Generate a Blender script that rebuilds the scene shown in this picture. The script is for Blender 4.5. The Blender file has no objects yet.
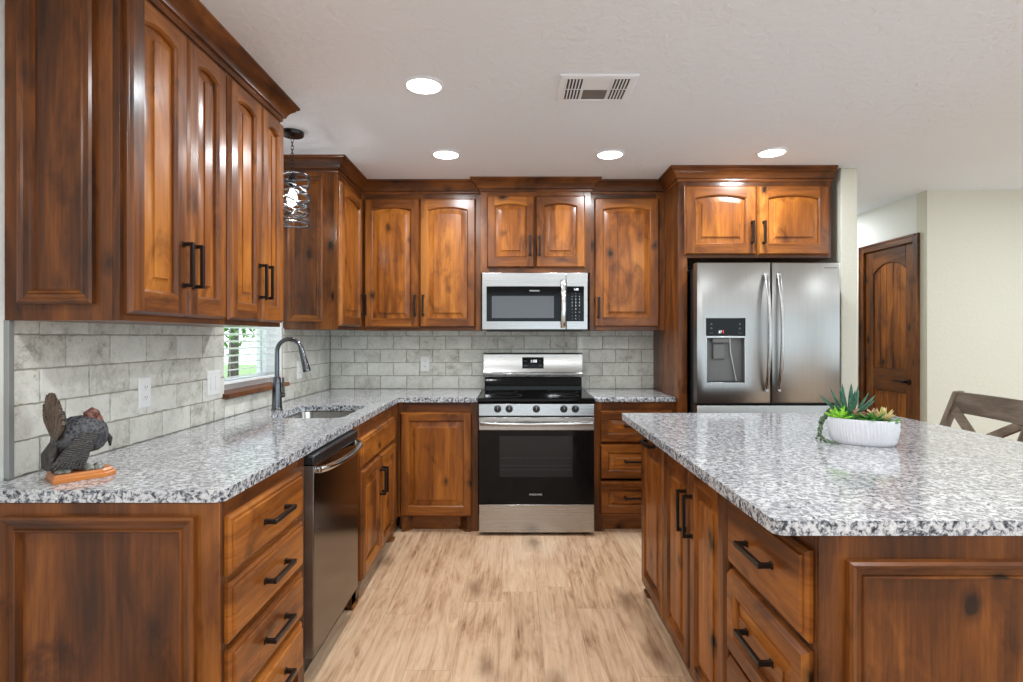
import bpy, bmesh, math, random
from mathutils import Vector, Matrix
from math import pi, sin, cos, radians
random.seed(7)
SC = bpy.context.scene
C = SC.collection
# ------------------------------------------------------------------ camera, world, exposure
EYE = 1.33
cam_data = bpy.data.cameras.new('camera')
cam_data.sensor_width = 36.0
cam_data.lens = 560 / 1023 * 36.0
cam_data.shift_x = -1.5 / 1023
cam_data.shift_y = -4.0 / 1023
cam_data.clip_start = 0.05
cam = bpy.data.objects.new('camera', cam_data)
cam.location = (0, 0, EYE)
cam.rotation_euler = (pi / 2, 0, 0)
C.objects.link(cam)
SC.camera = cam
SC.view_settings.view_transform = 'Standard'
SC.view_settings.look = 'None'
SC.view_settings.exposure = 0.25
SC.view_settings.gamma = 1.0
SC.view_settings.use_curve_mapping = False
world = bpy.data.worlds.new('world')
SC.world = world
world.use_nodes = True
WORLD_STRENGTH = 2.0
world.node_tree.nodes['Background'].inputs[0].default_value = (0.79, 0.91, 1.0, 1)
world.node_tree.nodes['Background'].inputs[1].default_value = WORLD_STRENGTH
LAMP_W = 12.0          # watts of one recessed ceiling light

# ------------------------------------------------------------------ dimensions (metres, camera above the origin looking along +Y)
CEIL = 2.465
CT = 0.92              # countertop height
SLAB = 0.034
XW = -1.46             # left wall
YB = 4.447             # back wall
UB = 1.378             # underside of the upper cabinets
CROWN = 2.385          # underside of the crown
Z = Vector((0, 0, 1))


# ------------------------------------------------------------------ node materials
def mat(name, build):
    m = bpy.data.materials.new(name)
    m.use_nodes = True
    nt = m.node_tree
    b = nt.nodes['Principled BSDF']
    build(nt, b)
    return m


def lin(h):
    def f(c):
        c /= 255.0
        return c / 12.92 if c <= 0.04045 else ((c + 0.055) / 1.055) ** 2.4
    return (f(h[0]), f(h[1]), f(h[2]), 1)


def N(nt, kind, **kw):
    n = nt.nodes.new(kind)
    for k, v in kw.items():
        setattr(n, k, v)
    return n


def ramp(nt, src, stops, interp='LINEAR'):
    r = N(nt, 'ShaderNodeValToRGB')
    r.color_ramp.interpolation = interp
    els = r.color_ramp.elements
    while len(els) < len(stops):
        els.new(0.5)
    for e, (p, c) in zip(els, stops):
        e.position = p
        e.color = c if len(c) == 4 else (*c, 1)
    nt.links.new(src, r.inputs[0])
    return r.outputs[0]


def math_node(nt, op, a, b=None):
    n = N(nt, 'ShaderNodeMath', operation=op)
    for i, v in enumerate((a, b)):
        if v is None:
            continue
        if isinstance(v, (int, float)):
            n.inputs[i].default_value = v
        else:
            nt.links.new(v, n.inputs[i])
    return n.outputs[0]


def mix(nt, mode, fac, a, b):
    n = N(nt, 'ShaderNodeMix', data_type='RGBA', blend_type=mode)
    for idx, v in ((0, fac), (6, a), (7, b)):
        if isinstance(v, (int, float, tuple)):
            n.inputs[idx].default_value = v
        else:
            nt.links.new(v, n.inputs[idx])
    return n.outputs[2]


def coords(nt, scale, rnd=23.0, kind='Object', loc=(0, 0, 0), rot=(0, 0, 0)):
    tc = N(nt, 'ShaderNodeTexCoord')
    src = tc.outputs[kind]
    if rnd:
        oi = N(nt, 'ShaderNodeObjectInfo')
        v = N(nt, 'ShaderNodeVectorMath', operation='SCALE')
        v.inputs[0].default_value = (1.0, 1.7, 0.83)
        nt.links.new(math_node(nt, 'MULTIPLY', oi.outputs['Random'], rnd), v.inputs['Scale'])
        a = N(nt, 'ShaderNodeVectorMath', operation='ADD')
        nt.links.new(src, a.inputs[0])
        nt.links.new(v.outputs[0], a.inputs[1])
        src = a.outputs[0]
    mp = N(nt, 'ShaderNodeMapping')
    mp.inputs['Scale'].default_value = scale
    mp.inputs['Location'].default_value = loc
    mp.inputs['Rotation'].default_value = rot
    nt.links.new(src, mp.inputs[0])
    return mp.outputs[0]


def noise(nt, vec, scale=1.0, detail=4.0, rough=0.55, dist=0.0, out='Fac'):
    n = N(nt, 'ShaderNodeTexNoise')
    n.inputs['Scale'].default_value = scale
    n.inputs['Detail'].default_value = detail
    n.inputs['Roughness'].default_value = rough
    n.inputs['Distortion'].default_value = dist
    nt.links.new(vec, n.inputs['Vector'])
    return n.outputs[out]


def bump(nt, b, h, strength=0.3, dist=0.002):
    n = N(nt, 'ShaderNodeBump')
    n.inputs['Strength'].default_value = strength
    n.inputs['Distance'].default_value = dist
    nt.links.new(h, n.inputs['Height'])
    nt.links.new(n.outputs[0], b.inputs['Normal'])


def plain(name, rgb, rough=0.5, metal=0.0, coat=0.0, spec=0.5, emit=None, strength=0.0):
    def f(nt, b):
        b.inputs['Base Color'].default_value = lin(rgb)
        b.inputs['Roughness'].default_value = rough
        b.inputs['Metallic'].default_value = metal
        b.inputs['Coat Weight'].default_value = coat
        b.inputs['Coat Roughness'].default_value = 0.05
        b.inputs['Specular IOR Level'].default_value = spec
        if emit:
            b.inputs['Emission Color'].default_value = lin(emit)
            b.inputs['Emission Strength'].default_value = strength
    return mat(name, f)


def wood(name, tones, axis='v', knots=True, gloss=0.28):
    """stained knotty alder; the grain runs up ('v') or along ('h')"""
    def f(nt, b):
        g = 0.16
        s = (1, 1, g) if axis == 'v' else (g, g, 1)
        s2 = (1, 1, 0.035) if axis == 'v' else (0.035, 0.035, 1)
        base = coords(nt, s)
        warp = noise(nt, base, 4.5, 3.0, 0.55, 0.5)
        broad = noise(nt, base, 9.0, 4.0, 0.58, 1.1)
        fine = noise(nt, coords(nt, s2), 130.0, 3.0, 0.65, 0.3)
        # glued-up boards, each with a tone of its own
        sep = N(nt, 'ShaderNodeSeparateXYZ')
        nt.links.new(coords(nt, (1, 1, 1), rnd=13.0), sep.inputs[0])
        across = math_node(nt, 'ADD', sep.outputs[0], sep.outputs[1]) if axis == 'v' else sep.outputs[2]
        wn = N(nt, 'ShaderNodeTexWhiteNoise', noise_dimensions='1D')
        nt.links.new(math_node(nt, 'FLOOR', math_node(nt, 'MULTIPLY', across, 9.5)), wn.inputs['W'])
        f1 = math_node(nt, 'ADD', math_node(nt, 'MULTIPLY', broad, 0.55), math_node(nt, 'MULTIPLY', warp, 0.45))
        f1 = math_node(nt, 'ADD', f1, math_node(nt, 'MULTIPLY', math_node(nt, 'SUBTRACT', fine, 0.5), 0.20))
        f1 = math_node(nt, 'ADD', f1, math_node(nt, 'MULTIPLY', math_node(nt, 'SUBTRACT', wn.outputs['Value'], 0.5), 0.07))
        col = ramp(nt, f1, [(0.33, lin(tones[0])), (0.45, lin(tones[1])), (0.55, lin(tones[2])), (0.68, lin(tones[3]))])
        # smoky patches of stain
        iso = coords(nt, (1, 1, 0.5) if axis == 'v' else (0.5, 0.5, 1), rnd=41.0)
        smoke = ramp(nt, noise(nt, iso, 7.0, 4.0, 0.6, 0.8), [(0.30, (0.36, 0.30, 0.27)), (0.46, (1.0, 1.0, 1.0))])
        col = mix(nt, 'MULTIPLY', 0.8, col, smoke)
        if knots:
            kv = coords(nt, (1.0, 1.0, 0.62) if axis == 'v' else (0.62, 0.62, 1.0), rnd=67.0)
            v = N(nt, 'ShaderNodeTexVoronoi')
            v.inputs['Scale'].default_value = 7.0
            v.inputs['Randomness'].default_value = 1.0
            wv = N(nt, 'ShaderNodeVectorMath', operation='ADD')
            sc = N(nt, 'ShaderNodeVectorMath', operation='SCALE')
            sc.inputs['Scale'].default_value = 0.045
            nz = noise(nt, kv, 14.0, 3.0, 0.6, 0.0, 'Color')
            nt.links.new(nz, sc.inputs[0])
            nt.links.new(kv, wv.inputs[0])
            nt.links.new(sc.outputs[0], wv.inputs[1])
            nt.links.new(wv.outputs[0], v.inputs['Vector'])
            k = ramp(nt, v.outputs['Distance'], [(0.09, (1, 1, 1)), (0.13, (0.55, 0.55, 0.55)), (0.25, (0, 0, 0))])
            keep = ramp(nt, N_sep(nt, v.outputs['Color']), [(0.40, (0, 0, 0)), (0.48, (1, 1, 1))])
            kk = mix(nt, 'MULTIPLY', 1.0, k, keep)
            col = mix(nt, 'MIX', kk, col, lin((34, 16, 7)))
        nt.links.new(col, b.inputs['Base Color'])
        b.inputs['Roughness'].default_value = gloss + 0.2
        b.inputs['Specular IOR Level'].default_value = 0.12
        b.inputs['Coat Weight'].default_value = 0.5 if gloss < 0.4 else 0.1
        b.inputs['Coat Roughness'].default_value = gloss * 0.8
        bump(nt, b, fine, 0.10, 0.001)
    return mat(name, f)


def N_sep(nt, src):
    n = N(nt, 'ShaderNodeSeparateColor')
    nt.links.new(src, n.inputs[0])
    return n.outputs[0]


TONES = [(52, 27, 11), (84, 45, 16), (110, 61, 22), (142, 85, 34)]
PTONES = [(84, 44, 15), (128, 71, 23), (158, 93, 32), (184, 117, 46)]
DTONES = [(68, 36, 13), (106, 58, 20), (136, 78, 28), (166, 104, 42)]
DV = wood('alder_door_upright', DTONES, 'v')
DH = wood('alder_door_lengthwise', DTONES, 'h')
WV = wood('alder_upright', TONES, 'v')
WH = wood('alder_lengthwise', TONES, 'h')
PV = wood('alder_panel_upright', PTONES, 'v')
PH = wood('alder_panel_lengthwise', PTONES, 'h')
FIG = wood('figurine_plinth_wood', [(150, 84, 34), (176, 104, 46), (196, 120, 58), (210, 138, 74)], 'h', knots=False)
GREYWOOD = wood('weathered_grey_wood', [(84, 72, 62), (108, 94, 82), (128, 113, 100), (148, 132, 118)], 'h', knots=False, gloss=0.5)
GREYWOODV = wood('weathered_grey_wood_upright', [(84, 72, 62), (108, 94, 82), (128, 113, 100), (148, 132, 118)], 'v', knots=False, gloss=0.5)


def m_granite(nt, b):
    v = coords(nt, (1, 1, 1), rnd=0)
    n1 = noise(nt, v, 62.0, 4.0, 0.62, 0.6)
    n2 = noise(nt, v, 120.0, 3.0, 0.6, 0.5)
    n3 = noise(nt, v, 17.0, 2.0, 0.5, 0.3)
    base = ramp(nt, n3, [(0.35, lin((186, 186, 189))), (0.65, lin((216, 216, 216)))])
    grey = ramp(nt, n1, [(0.37, (1, 1, 1)), (0.465, (0.85, 0.85, 0.85)), (0.538, (0, 0, 0))])
    c = mix(nt, 'MIX', grey, base, lin((136, 136, 140)))
    n4 = noise(nt, coords(nt, (1, 1, 1), rnd=0, loc=(3.1, 1.7, 0.4)), 75.0, 3.0, 0.6, 0.7)
    blk = ramp(nt, n4, [(0.35, (1, 1, 1)), (0.40, (0, 0, 0))])
    c = mix(nt, 'MIX', blk, c, lin((58, 58, 64)))
    spk = ramp(nt, n2, [(0.33, (1, 1, 1)), (0.37, (0, 0, 0))])
    c = mix(nt, 'MIX', spk, c, lin((70, 68, 70)))
    nt.links.new(c, b.inputs['Base Color'])
    b.inputs['Roughness'].default_value = 0.10
    b.inputs['Coat Weight'].default_value = 0.2
    b.inputs['Coat Roughness'].default_value = 0.04
GRANITE = mat('speckled_granite', m_granite)


def m_edge(nt, b):
    v = coords(nt, (1, 1, 1), rnd=0)
    n1 = noise(nt, v, 78.0, 4.0, 0.68, 0.6)
    c = ramp(nt, n1, [(0.37, lin((42, 45, 54))), (0.46, lin((118, 122, 130))), (0.54, lin((190, 191, 194))), (0.7, lin((214, 214, 214)))])
    nt.links.new(c, b.inputs['Base Color'])
    b.inputs['Roughness'].default_value = 0.2
    bump(nt, b, n1, 0.35, 0.004)
GRANITE_EDGE = mat('speckled_granite_edge', m_edge)


def m_floor(nt, b):
    sp = N(nt, 'ShaderNodeSeparateXYZ')
    nt.links.new(coords(nt, (1, 1, 1), rnd=0, loc=(0.06, 0, 0)), sp.inputs[0])
    rowf = math_node(nt, 'DIVIDE', sp.outputs[0], 0.185)
    row = math_node(nt, 'FLOOR', rowf)
    wr = N(nt, 'ShaderNodeTexWhiteNoise', noise_dimensions='1D')
    nt.links.new(row, wr.inputs['W'])
    lenf = math_node(nt, 'ADD', math_node(nt, 'DIVIDE', sp.outputs[1], 1.52), math_node(nt, 'MULTIPLY', wr.outputs['Value'], 7.0))
    pk = math_node(nt, 'FLOOR', lenf)
    wp_ = N(nt, 'ShaderNodeTexWhiteNoise', noise_dimensions='1D')
    nt.links.new(math_node(nt, 'ADD', math_node(nt, 'MULTIPLY', row, 17.31), math_node(nt, 'MULTIPLY', pk, 3.77)), wp_.inputs['W'])
    rid = wp_.outputs['Value']
    def edge(f, width):
        fr_ = math_node(nt, 'FRACT', f)
        d = math_node(nt, 'MINIMUM', fr_, math_node(nt, 'SUBTRACT', 1.0, fr_))
        return math_node(nt, 'LESS_THAN', d, width)
    seam_f = math_node(nt, 'MAXIMUM', edge(rowf, 0.006), edge(lenf, 0.0008))
    def n4(scale, detail, rough, dist, mp):
        v = coords(nt, mp, rnd=0)
        n = N(nt, 'ShaderNodeTexNoise', noise_dimensions='4D')
        n.inputs['Scale'].default_value = scale
        n.inputs['Detail'].default_value = detail
        n.inputs['Roughness'].default_value = rough
        n.inputs['Distortion'].default_value = dist
        nt.links.new(v, n.inputs['Vector'])
        nt.links.new(math_node(nt, 'MULTIPLY', rid, 37.0), n.inputs['W'])
        return n.outputs['Fac']
    g1 = n4(11.0, 6.0, 0.68, 2.2, (1, 0.16, 1))
    g2 = n4(70.0, 3.0, 0.6, 0.4, (1, 0.05, 1))
    g3 = n4(3.2, 3.0, 0.55, 0.6, (1, 0.5, 1))
    f = math_node(nt, 'ADD', math_node(nt, 'MULTIPLY', g1, 0.7), math_node(nt, 'MULTIPLY', g3, 0.3))
    f = math_node(nt, 'ADD', f, math_node(nt, 'MULTIPLY', math_node(nt, 'SUBTRACT', g2, 0.5), 0.45))
    f = math_node(nt, 'ADD', f, math_node(nt, 'MULTIPLY', math_node(nt, 'SUBTRACT', rid, 0.5), 0.10))
    col = ramp(nt, f, [(0.30, lin((128, 96, 72))), (0.40, lin((178, 141, 109))), (0.50, lin((200, 165, 132))), (0.66, lin((217, 187, 155)))])
    kn = N(nt, 'ShaderNodeTexVoronoi', voronoi_dimensions='2D')
    kn.inputs['Scale'].default_value = 2.3
    wv = N(nt, 'ShaderNodeVectorMath', operation='ADD')
    sc = N(nt, 'ShaderNodeVectorMath', operation='SCALE')
    sc.inputs['Scale'].default_value = 0.12
    kv = coords(nt, (1.0, 0.45, 1), rnd=0)
    nt.links.new(noise(nt, kv, 9.0, 3.0, 0.6, 0.0, 'Color'), sc.inputs[0])
    nt.links.new(kv, wv.inputs[0])
    nt.links.new(sc.outputs[0], wv.inputs[1])
    nt.links.new(wv.outputs[0], kn.inputs['Vector'])
    k = ramp(nt, kn.outputs['Distance'], [(0.03, (1, 1, 1)), (0.065, (0.65, 0.65, 0.65)), (0.16, (0, 0, 0))])
    keep = ramp(nt, N_sep(nt, kn.outputs['Color']), [(0.28, (0, 0, 0)), (0.36, (1, 1, 1))])
    col = mix(nt, 'MIX', mix(nt, 'MULTIPLY', 1.0, mix(nt, 'MULTIPLY', 1.0, k, keep), (0.7, 0.7, 0.7, 1)), col, lin((112, 80, 54)))
    seam = math_node(nt, 'MULTIPLY', seam_f, 0.35)
    col = mix(nt, 'MIX', seam, col, lin((112, 84, 60)))
    nt.links.new(col, b.inputs['Base Color'])
    b.inputs['Roughness'].default_value = 0.42
    bump(nt, b, g2, 0.12, 0.001)
FLOOR = mat('oak_plank_floor', m_floor)


def m_plaster(rgb, sc=55.0, st=0.30):
    def f(nt, b):
        b.inputs['Base Color'].default_value = lin(rgb)
        b.inputs['Roughness'].default_value = 0.75
        v = coords(nt, (1, 1, 1), rnd=0)
        n = noise(nt, v, sc, 4.0, 0.55, 0.6)
        h = ramp(nt, n, [(0.42, (0, 0, 0)), (0.62, (1, 1, 1))])
        bump(nt, b, h, st, 0.003)
    return f
CEILM = mat('knockdown_ceiling_white', m_plaster((234, 241, 250), 24.0, 0.55))
WALLM = mat('cream_wall_paint', m_plaster((208, 206, 192), 38.0, 0.25))
WHITEWALL = mat('white_wall_paint', m_plaster((226, 226, 222), 38.0, 0.2))


def m_tile(nt, b):
    g = N(nt, 'ShaderNodeNewGeometry')
    isl = g.outputs['Random Per Island']
    v = coords(nt, (1, 1, 1), rnd=0)
    def n4(scale, detail, rough, dist=0.5):
        n = N(nt, 'ShaderNodeTexNoise', noise_dimensions='4D')
        n.inputs['Scale'].default_value = scale
        n.inputs['Detail'].default_value = detail
        n.inputs['Roughness'].default_value = rough
        n.inputs['Distortion'].default_value = dist
        nt.links.new(v, n.inputs['Vector'])
        nt.links.new(math_node(nt, 'MULTIPLY', isl, 19.0), n.inputs['W'])
        return n.outputs['Fac']
    a = n4(11.0, 5.0, 0.65)
    c2 = n4(48.0, 4.0, 0.7, 1.0)
    f = math_node(nt, 'ADD', math_node(nt, 'MULTIPLY', a, 0.6), math_node(nt, 'MULTIPLY', c2, 0.4))
    f = math_node(nt, 'ADD', f, math_node(nt, 'MULTIPLY', math_node(nt, 'SUBTRACT', isl, 0.5), 0.12))
    col = ramp(nt, f, [(0.33, lin((158, 155, 143))), (0.42, lin((200, 198, 187))), (0.53, lin((220, 219, 209))), (0.7, lin((232, 231, 224)))])
    pit = ramp(nt, n4(24.0, 5.0, 0.75, 1.4), [(0.30, (1, 1, 1)), (0.36, (0, 0, 0))])
    col = mix(nt, 'MIX', pit, col, lin((120, 115, 104)))
    nt.links.new(col, b.inputs['Base Color'])
    b.inputs['Roughness'].default_value = 0.38
    bump(nt, b, f, 0.35, 0.004)
TILE = mat('whitewashed_brick_tile', m_tile)
GROUT = plain('grey_grout', (164, 160, 148), 0.9)


def m_steel(axis, rgb=(190, 190, 188), rough=0.27):
    def f(nt, b):
        s = {'x': (0.6, 60, 60), 'z': (60, 60, 0.6)}[axis]
        n = noise(nt, coords(nt, s), 6.0, 3.0, 0.6)
        c = ramp(nt, n, [(0.3, lin(tuple(x - 10 for x in rgb))), (0.7, lin(rgb))])
        nt.links.new(c, b.inputs['Base Color'])
        b.inputs['Metallic'].default_value = 1.0
        r = math_node(nt, 'ADD', math_node(nt, 'MULTIPLY', n, 0.12), rough - 0.06)
        nt.links.new(r, b.inputs['Roughness'])
        b.inputs['Anisotropic'].default_value = 0.4
    return f
STEEL = mat('brushed_steel', m_steel('x', (178, 177, 175), 0.26))
STEELV = mat('brushed_steel_upright', m_steel('z', (166, 165, 162), 0.30))
DARKSTEEL = mat('dark_stainless_steel', m_steel('z', (120, 116, 112), 0.16))
CHROME = plain('polished_steel', (215, 215, 215), 0.12, 1.0)
SINKM = plain('sink_steel', (170, 170, 168), 0.25, 1.0)
BLACKGLASS = plain('black_glass', (8, 8, 10), 0.06, 0.0, 0.0, 0.2)
OVENWIN = plain('oven_window_glass', (34, 34, 36), 0.08, 0.0, 0.0, 0.25)
MICROWIN = plain('microwave_window_glass', (70, 72, 74), 0.12, 0.0, 0.0, 0.6)
BLACKPL = plain('black_plastic', (20, 20, 22), 0.35)
DARKGREY = plain('dark_grey_metal', (62, 62, 64), 0.4, 0.6)
GREYPL = plain('grey_plastic', (112, 112, 110), 0.4)
BRONZE = plain('oil_rubbed_bronze', (46, 38, 34), 0.35, 0.7)
PEWTER = plain('dark_pewter', (58, 58, 60), 0.24, 0.85)
SLATE = plain('slate_steel', (104, 106, 110), 0.16, 1.0)
CAGE = plain('brushed_gunmetal', (92, 92, 95), 0.3, 0.85)
WHITEPL = plain('white_plastic', (236, 236, 234), 0.4)
WHITEMET = plain('white_enamel', (236, 242, 250), 0.45)
VINYL = plain('white_vinyl', (238, 240, 240), 0.35)
MARK = plain('pale_grey_print', (205, 205, 205), 0.5)
MARKDIM = plain('dim_grey_print', (120, 120, 124), 0.5)
DIGIT = plain('lit_display_digits', (240, 245, 250), 0.5, emit=(235, 242, 255), strength=1.2)
REDLED = plain('red_indicator', (200, 40, 40), 0.5, emit=(255, 60, 50), strength=0.8)
LENS = plain('lit_lens', (255, 255, 255), 0.5, emit=(255, 250, 242), strength=6.0)
BULB = plain('lit_bulb', (255, 255, 255), 0.5, emit=(255, 250, 244), strength=0.9)
CERAMIC = plain('white_ceramic', (216, 216, 220), 0.5)
SOIL = plain('dark_soil', (60, 46, 36), 0.9)
TRIMMETAL = plain('grey_edge_trim', (150, 152, 150), 0.4, 0.4)


def glass_build(nt, b):
    b.inputs['Base Color'].default_value = (1, 1, 1, 1)
    b.inputs['Roughness'].default_value = 0.0
    b.inputs['IOR'].default_value = 1.02
    b.inputs['Transmission Weight'].default_value = 1.0
GLASS = mat('clear_window_glass', glass_build)


def two_tone(name, a, c, scale=30.0, rough=0.6, bstr=0.0, mp=(1, 1, 1), rnd=11.0):
    def f(nt, b):
        n = noise(nt, coords(nt, mp, rnd=rnd), scale, 3.0, 0.6, 0.3)
        nt.links.new(ramp(nt, n, [(0.38, lin(a)), (0.62, lin(c))]), b.inputs['Base Color'])
        b.inputs['Roughness'].default_value = rough
        if bstr:
            bump(nt, b, n, bstr, 0.003)
    return mat(name, f)
AGAVE = two_tone('blue_green_leaf', (40, 84, 66), (78, 122, 96), 40)
LIME = two_tone('lime_green_leaf', (104, 172, 36), (160, 214, 70), 40)
GREEN = two_tone('mid_green_leaf', (46, 112, 44), (92, 156, 62), 40)
DUSTY = two_tone('dusty_rose_leaf', (150, 112, 88), (206, 170, 138), 60)
TIPPED = two_tone('pale_tipped_leaf', (170, 168, 96), (222, 196, 146), 60)
BEADS = two_tone('grey_green_bead', (62, 84, 58), (110, 128, 98), 50)
LEAFOUT = two_tone('garden_leaf', (62, 112, 44), (140, 184, 96), 4)
LAWN = two_tone('garden_lawn', (110, 150, 70), (150, 184, 104), 3)
BARK = two_tone('tree_bark', (70, 62, 54), (104, 94, 84), 12)


def m_feather(a, c, s):
    def f(nt, b):
        v = coords(nt, (1, 1, 1), rnd=0)
        vo = N(nt, 'ShaderNodeTexVoronoi')
        vo.inputs['Scale'].default_value = s
        nt.links.new(v, vo.inputs['Vector'])
        n = noise(nt, v, s * 1.6, 3.0, 0.6)
        h = math_node(nt, 'ADD', math_node(nt, 'MULTIPLY', vo.outputs['Distance'], 0.8), math_node(nt, 'MULTIPLY', n, 0.5))
        nt.links.new(ramp(nt, h, [(0.34, lin(a)), (0.80, lin(c))]), b.inputs['Base Color'])
        b.inputs['Roughness'].default_value = 0.5
        bump(nt, b, h, 0.8, 0.004)
    return f
FEATHER = mat('turkey_body_feathers', m_feather((8, 8, 10), (74, 74, 78), 105.0))
def m_barred(nt, b):
    v = coords(nt, (1, 1, 1), rnd=0)
    w = N(nt, 'ShaderNodeTexWave', wave_type='BANDS', bands_direction='Z')
    w.inputs['Scale'].default_value = 62.0
    w.inputs['Distortion'].default_value = 5.0
    w.inputs['Detail'].default_value = 2.0
    w.inputs['Detail Scale'].default_value = 3.0
    nt.links.new(v, w.inputs['Vector'])
    nt.links.new(ramp(nt, w.outputs['Fac'], [(0.45, lin((16, 15, 15))), (0.85, lin((92, 88, 84)))]), b.inputs['Base Color'])
    b.inputs['Roughness'].default_value = 0.5
    bump(nt, b, w.outputs['Fac'], 0.6, 0.003)
WINGM = mat('turkey_wing_feathers', m_barred)
TAILM = mat('turkey_tail_feathers', m_feather((44, 32, 24), (92, 70, 52), 90.0))
TAILDARK = mat('turkey_dark_tail_feathers', m_feather((16, 15, 15), (52, 46, 42), 90.0))
TURKEYHEAD = two_tone('turkey_head_skin', (74, 38, 30), (132, 86, 72), 90, 0.5, 0.4)
STONES = two_tone('painted_stones', (86, 84, 66), (150, 150, 146), 120, 0.6, 0.5)


# ------------------------------------------------------------------ mesh helpers
class MB:
    def __init__(s):
        s.v, s.f, s.m = [], [], []

    def add(s, verts, faces, m=0):
        o = len(s.v)
        s.v.extend(Vector(p) for p in verts)
        for fc in faces:
            s.f.append([o + i for i in fc])
            s.m.append(m)

    def box(s, x0, x1, y0, y1, z0, z1, m=0):
        x0, x1 = min(x0, x1), max(x0, x1)
        y0, y1 = min(y0, y1), max(y0, y1)
        z0, z1 = min(z0, z1), max(z0, z1)
        s.add([(x0, y0, z0), (x1, y0, z0), (x1, y1, z0), (x0, y1, z0), (x0, y0, z1), (x1, y0, z1), (x1, y1, z1), (x0, y1, z1)],
              [(0, 3, 2, 1), (4, 5, 6, 7), (0, 1, 5, 4), (1, 2, 6, 5), (2, 3, 7, 6), (3, 0, 4, 7)], m)

    def fbox(s, F, u0, u1, v0, v1, w0, w1, m=0):
        a, b = F(u0, v0, w0), F(u1, v1, w1)
        s.box(a.x, b.x, a.y, b.y, a.z, b.z, m)

    def obox(s, p, q, wid, thk, up=Z, m=0):
        """a plank from p to q, wid across, thk along 'up'"""
        p, q = Vector(p), Vector(q)
        d = (q - p).normalized()
        side = d.cross(Vector(up)).normalized()
        n = side.cross(d).normalized()
        a, c = side * wid / 2, n * thk / 2
        s.add([p - a - c, p + a - c, p + a + c, p - a + c, q - a - c, q + a - c, q + a + c, q - a + c],
              [(3, 2, 1, 0), (4, 5, 6, 7), (0, 1, 5, 4), (1, 2, 6, 5), (2, 3, 7, 6), (3, 0, 4, 7)], m)

    def tube(s, pts, r, n=10, m=0, closed=False, flat=1.0, up=None):
        pts = [Vector(p) for p in pts]
        k = len(pts)
        rs = r if isinstance(r, (list, tuple)) else [r] * k
        rings, nrm = [], None
        for i, p in enumerate(pts):
            a = pts[(i - 1) % k] if (closed or i > 0) else p
            b = pts[(i + 1) % k] if (closed or i < k - 1) else p
            t = (b - a).normalized()
            if nrm is None:
                ref = Vector(up) if up else (Vector((0, 0, 1)) if abs(t.z) < 0.9 else Vector((1, 0, 0)))
                nrm = (ref - t * ref.dot(t)).normalized()
            else:
                nrm = (nrm - t * nrm.dot(t)).normalized()
            bi = t.cross(nrm)
            rings.append([p + (nrm * cos(2 * pi * j / n) * flat + bi * sin(2 * pi * j / n)) * rs[i] for j in range(n)])
        fs = []
        for i in range(k if closed else k - 1):
            for j in range(n):
                i2 = (i + 1) % k
                fs.append((i * n + j, i * n + (j + 1) % n, i2 * n + (j + 1) % n, i2 * n + j))
        if not closed:
            fs.append(tuple(range(n))[::-1])
            fs.append(tuple((k - 1) * n + j for j in range(n)))
        s.add([v for rg in rings for v in rg], fs, m)

    def lathe(s, c, prof, n=24, m=0, axis='z', sx=1.0, sy=1.0):
        c = Vector(c)
        vs, fs = [], []
        for r, h in prof:
            for j in range(n):
                a = 2 * pi * j / n
                p = (r * cos(a) * sx, r * sin(a) * sy, h)
                if axis == 'y':
                    p = (p[0], -p[2], p[1])
                elif axis == 'x':
                    p = (p[2], p[0], p[1])
                vs.append(c + Vector(p))
        for i in range(len(prof) - 1):
            for j in range(n):
                fs.append((i * n + j, i * n + (j + 1) % n, (i + 1) * n + (j + 1) % n, (i + 1) * n + j))
        fs.append(tuple(range(n))[::-1])
        fs.append(tuple((len(prof) - 1) * n + j for j in range(n)))
        s.add(vs, fs, m)

    def loops(s, F, fn, prof, m=0, cap=True, capm=None, mats=None):
        """rings of equal length: fn(inset) -> [(u, v)], prof = [(inset, w)]"""
        rr = [[F(u, v, w) for u, v in fn(d)] for d, w in prof]
        n = len(rr[0])
        o = len(s.v)
        s.v.extend(p for r in rr for p in r)
        for i in range(len(rr) - 1):
            for j in range(n):
                s.f.append([o + i * n + j, o + i * n + (j + 1) % n, o + (i + 1) * n + (j + 1) % n, o + (i + 1) * n + j])
                s.m.append(m if mats is None else mats(j, n))
        if cap:
            s.f.append([o + (len(rr) - 1) * n + j for j in range(n)])
            s.m.append(m if capm is None else capm)

    def prism(s, poly, z0, z1, m=0):
        n = len(poly)
        s.add([(x, y, z0) for x, y in poly] + [(x, y, z1) for x, y in poly],
              [tuple(range(n))[::-1], tuple(range(n, 2 * n))] + [(i, (i + 1) % n, n + (i + 1) % n, n + i) for i in range(n)], m)

    def fprism(s, F, poly, w0, w1, m=0):
        n = len(poly)
        s.add([F(u, v, w0) for u, v in poly] + [F(u, v, w1) for u, v in poly],
              [tuple(range(n))[::-1], tuple(range(n, 2 * n))] + [(i, (i + 1) % n, n + (i + 1) % n, n + i) for i in range(n)], m)


def face(o, u, n):
    o, u, n = Vector(o), Vector(u), Vector(n)
    return lambda a, v, w=0.0: o + u * a + Z * v + n * w


def FL(x):          # a face on the left run, looking into the room (+X)
    return face((x, 0, 0), (0, 1, 0), (1, 0, 0))


def FB(y):          # a face on the back run, or any face turned to the camera (-Y)
    return face((0, y, 0), (1, 0, 0), (0, -1, 0))


def FI(x):          # a face of the island turned to the aisle (-X)
    return face((x, 0, 0), (0, 1, 0), (-1, 0, 0))


def wloc(o):
    p = Vector((0, 0, 0))
    while o is not None:
        p = p + o.location
        o = o.parent
    return p


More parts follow.
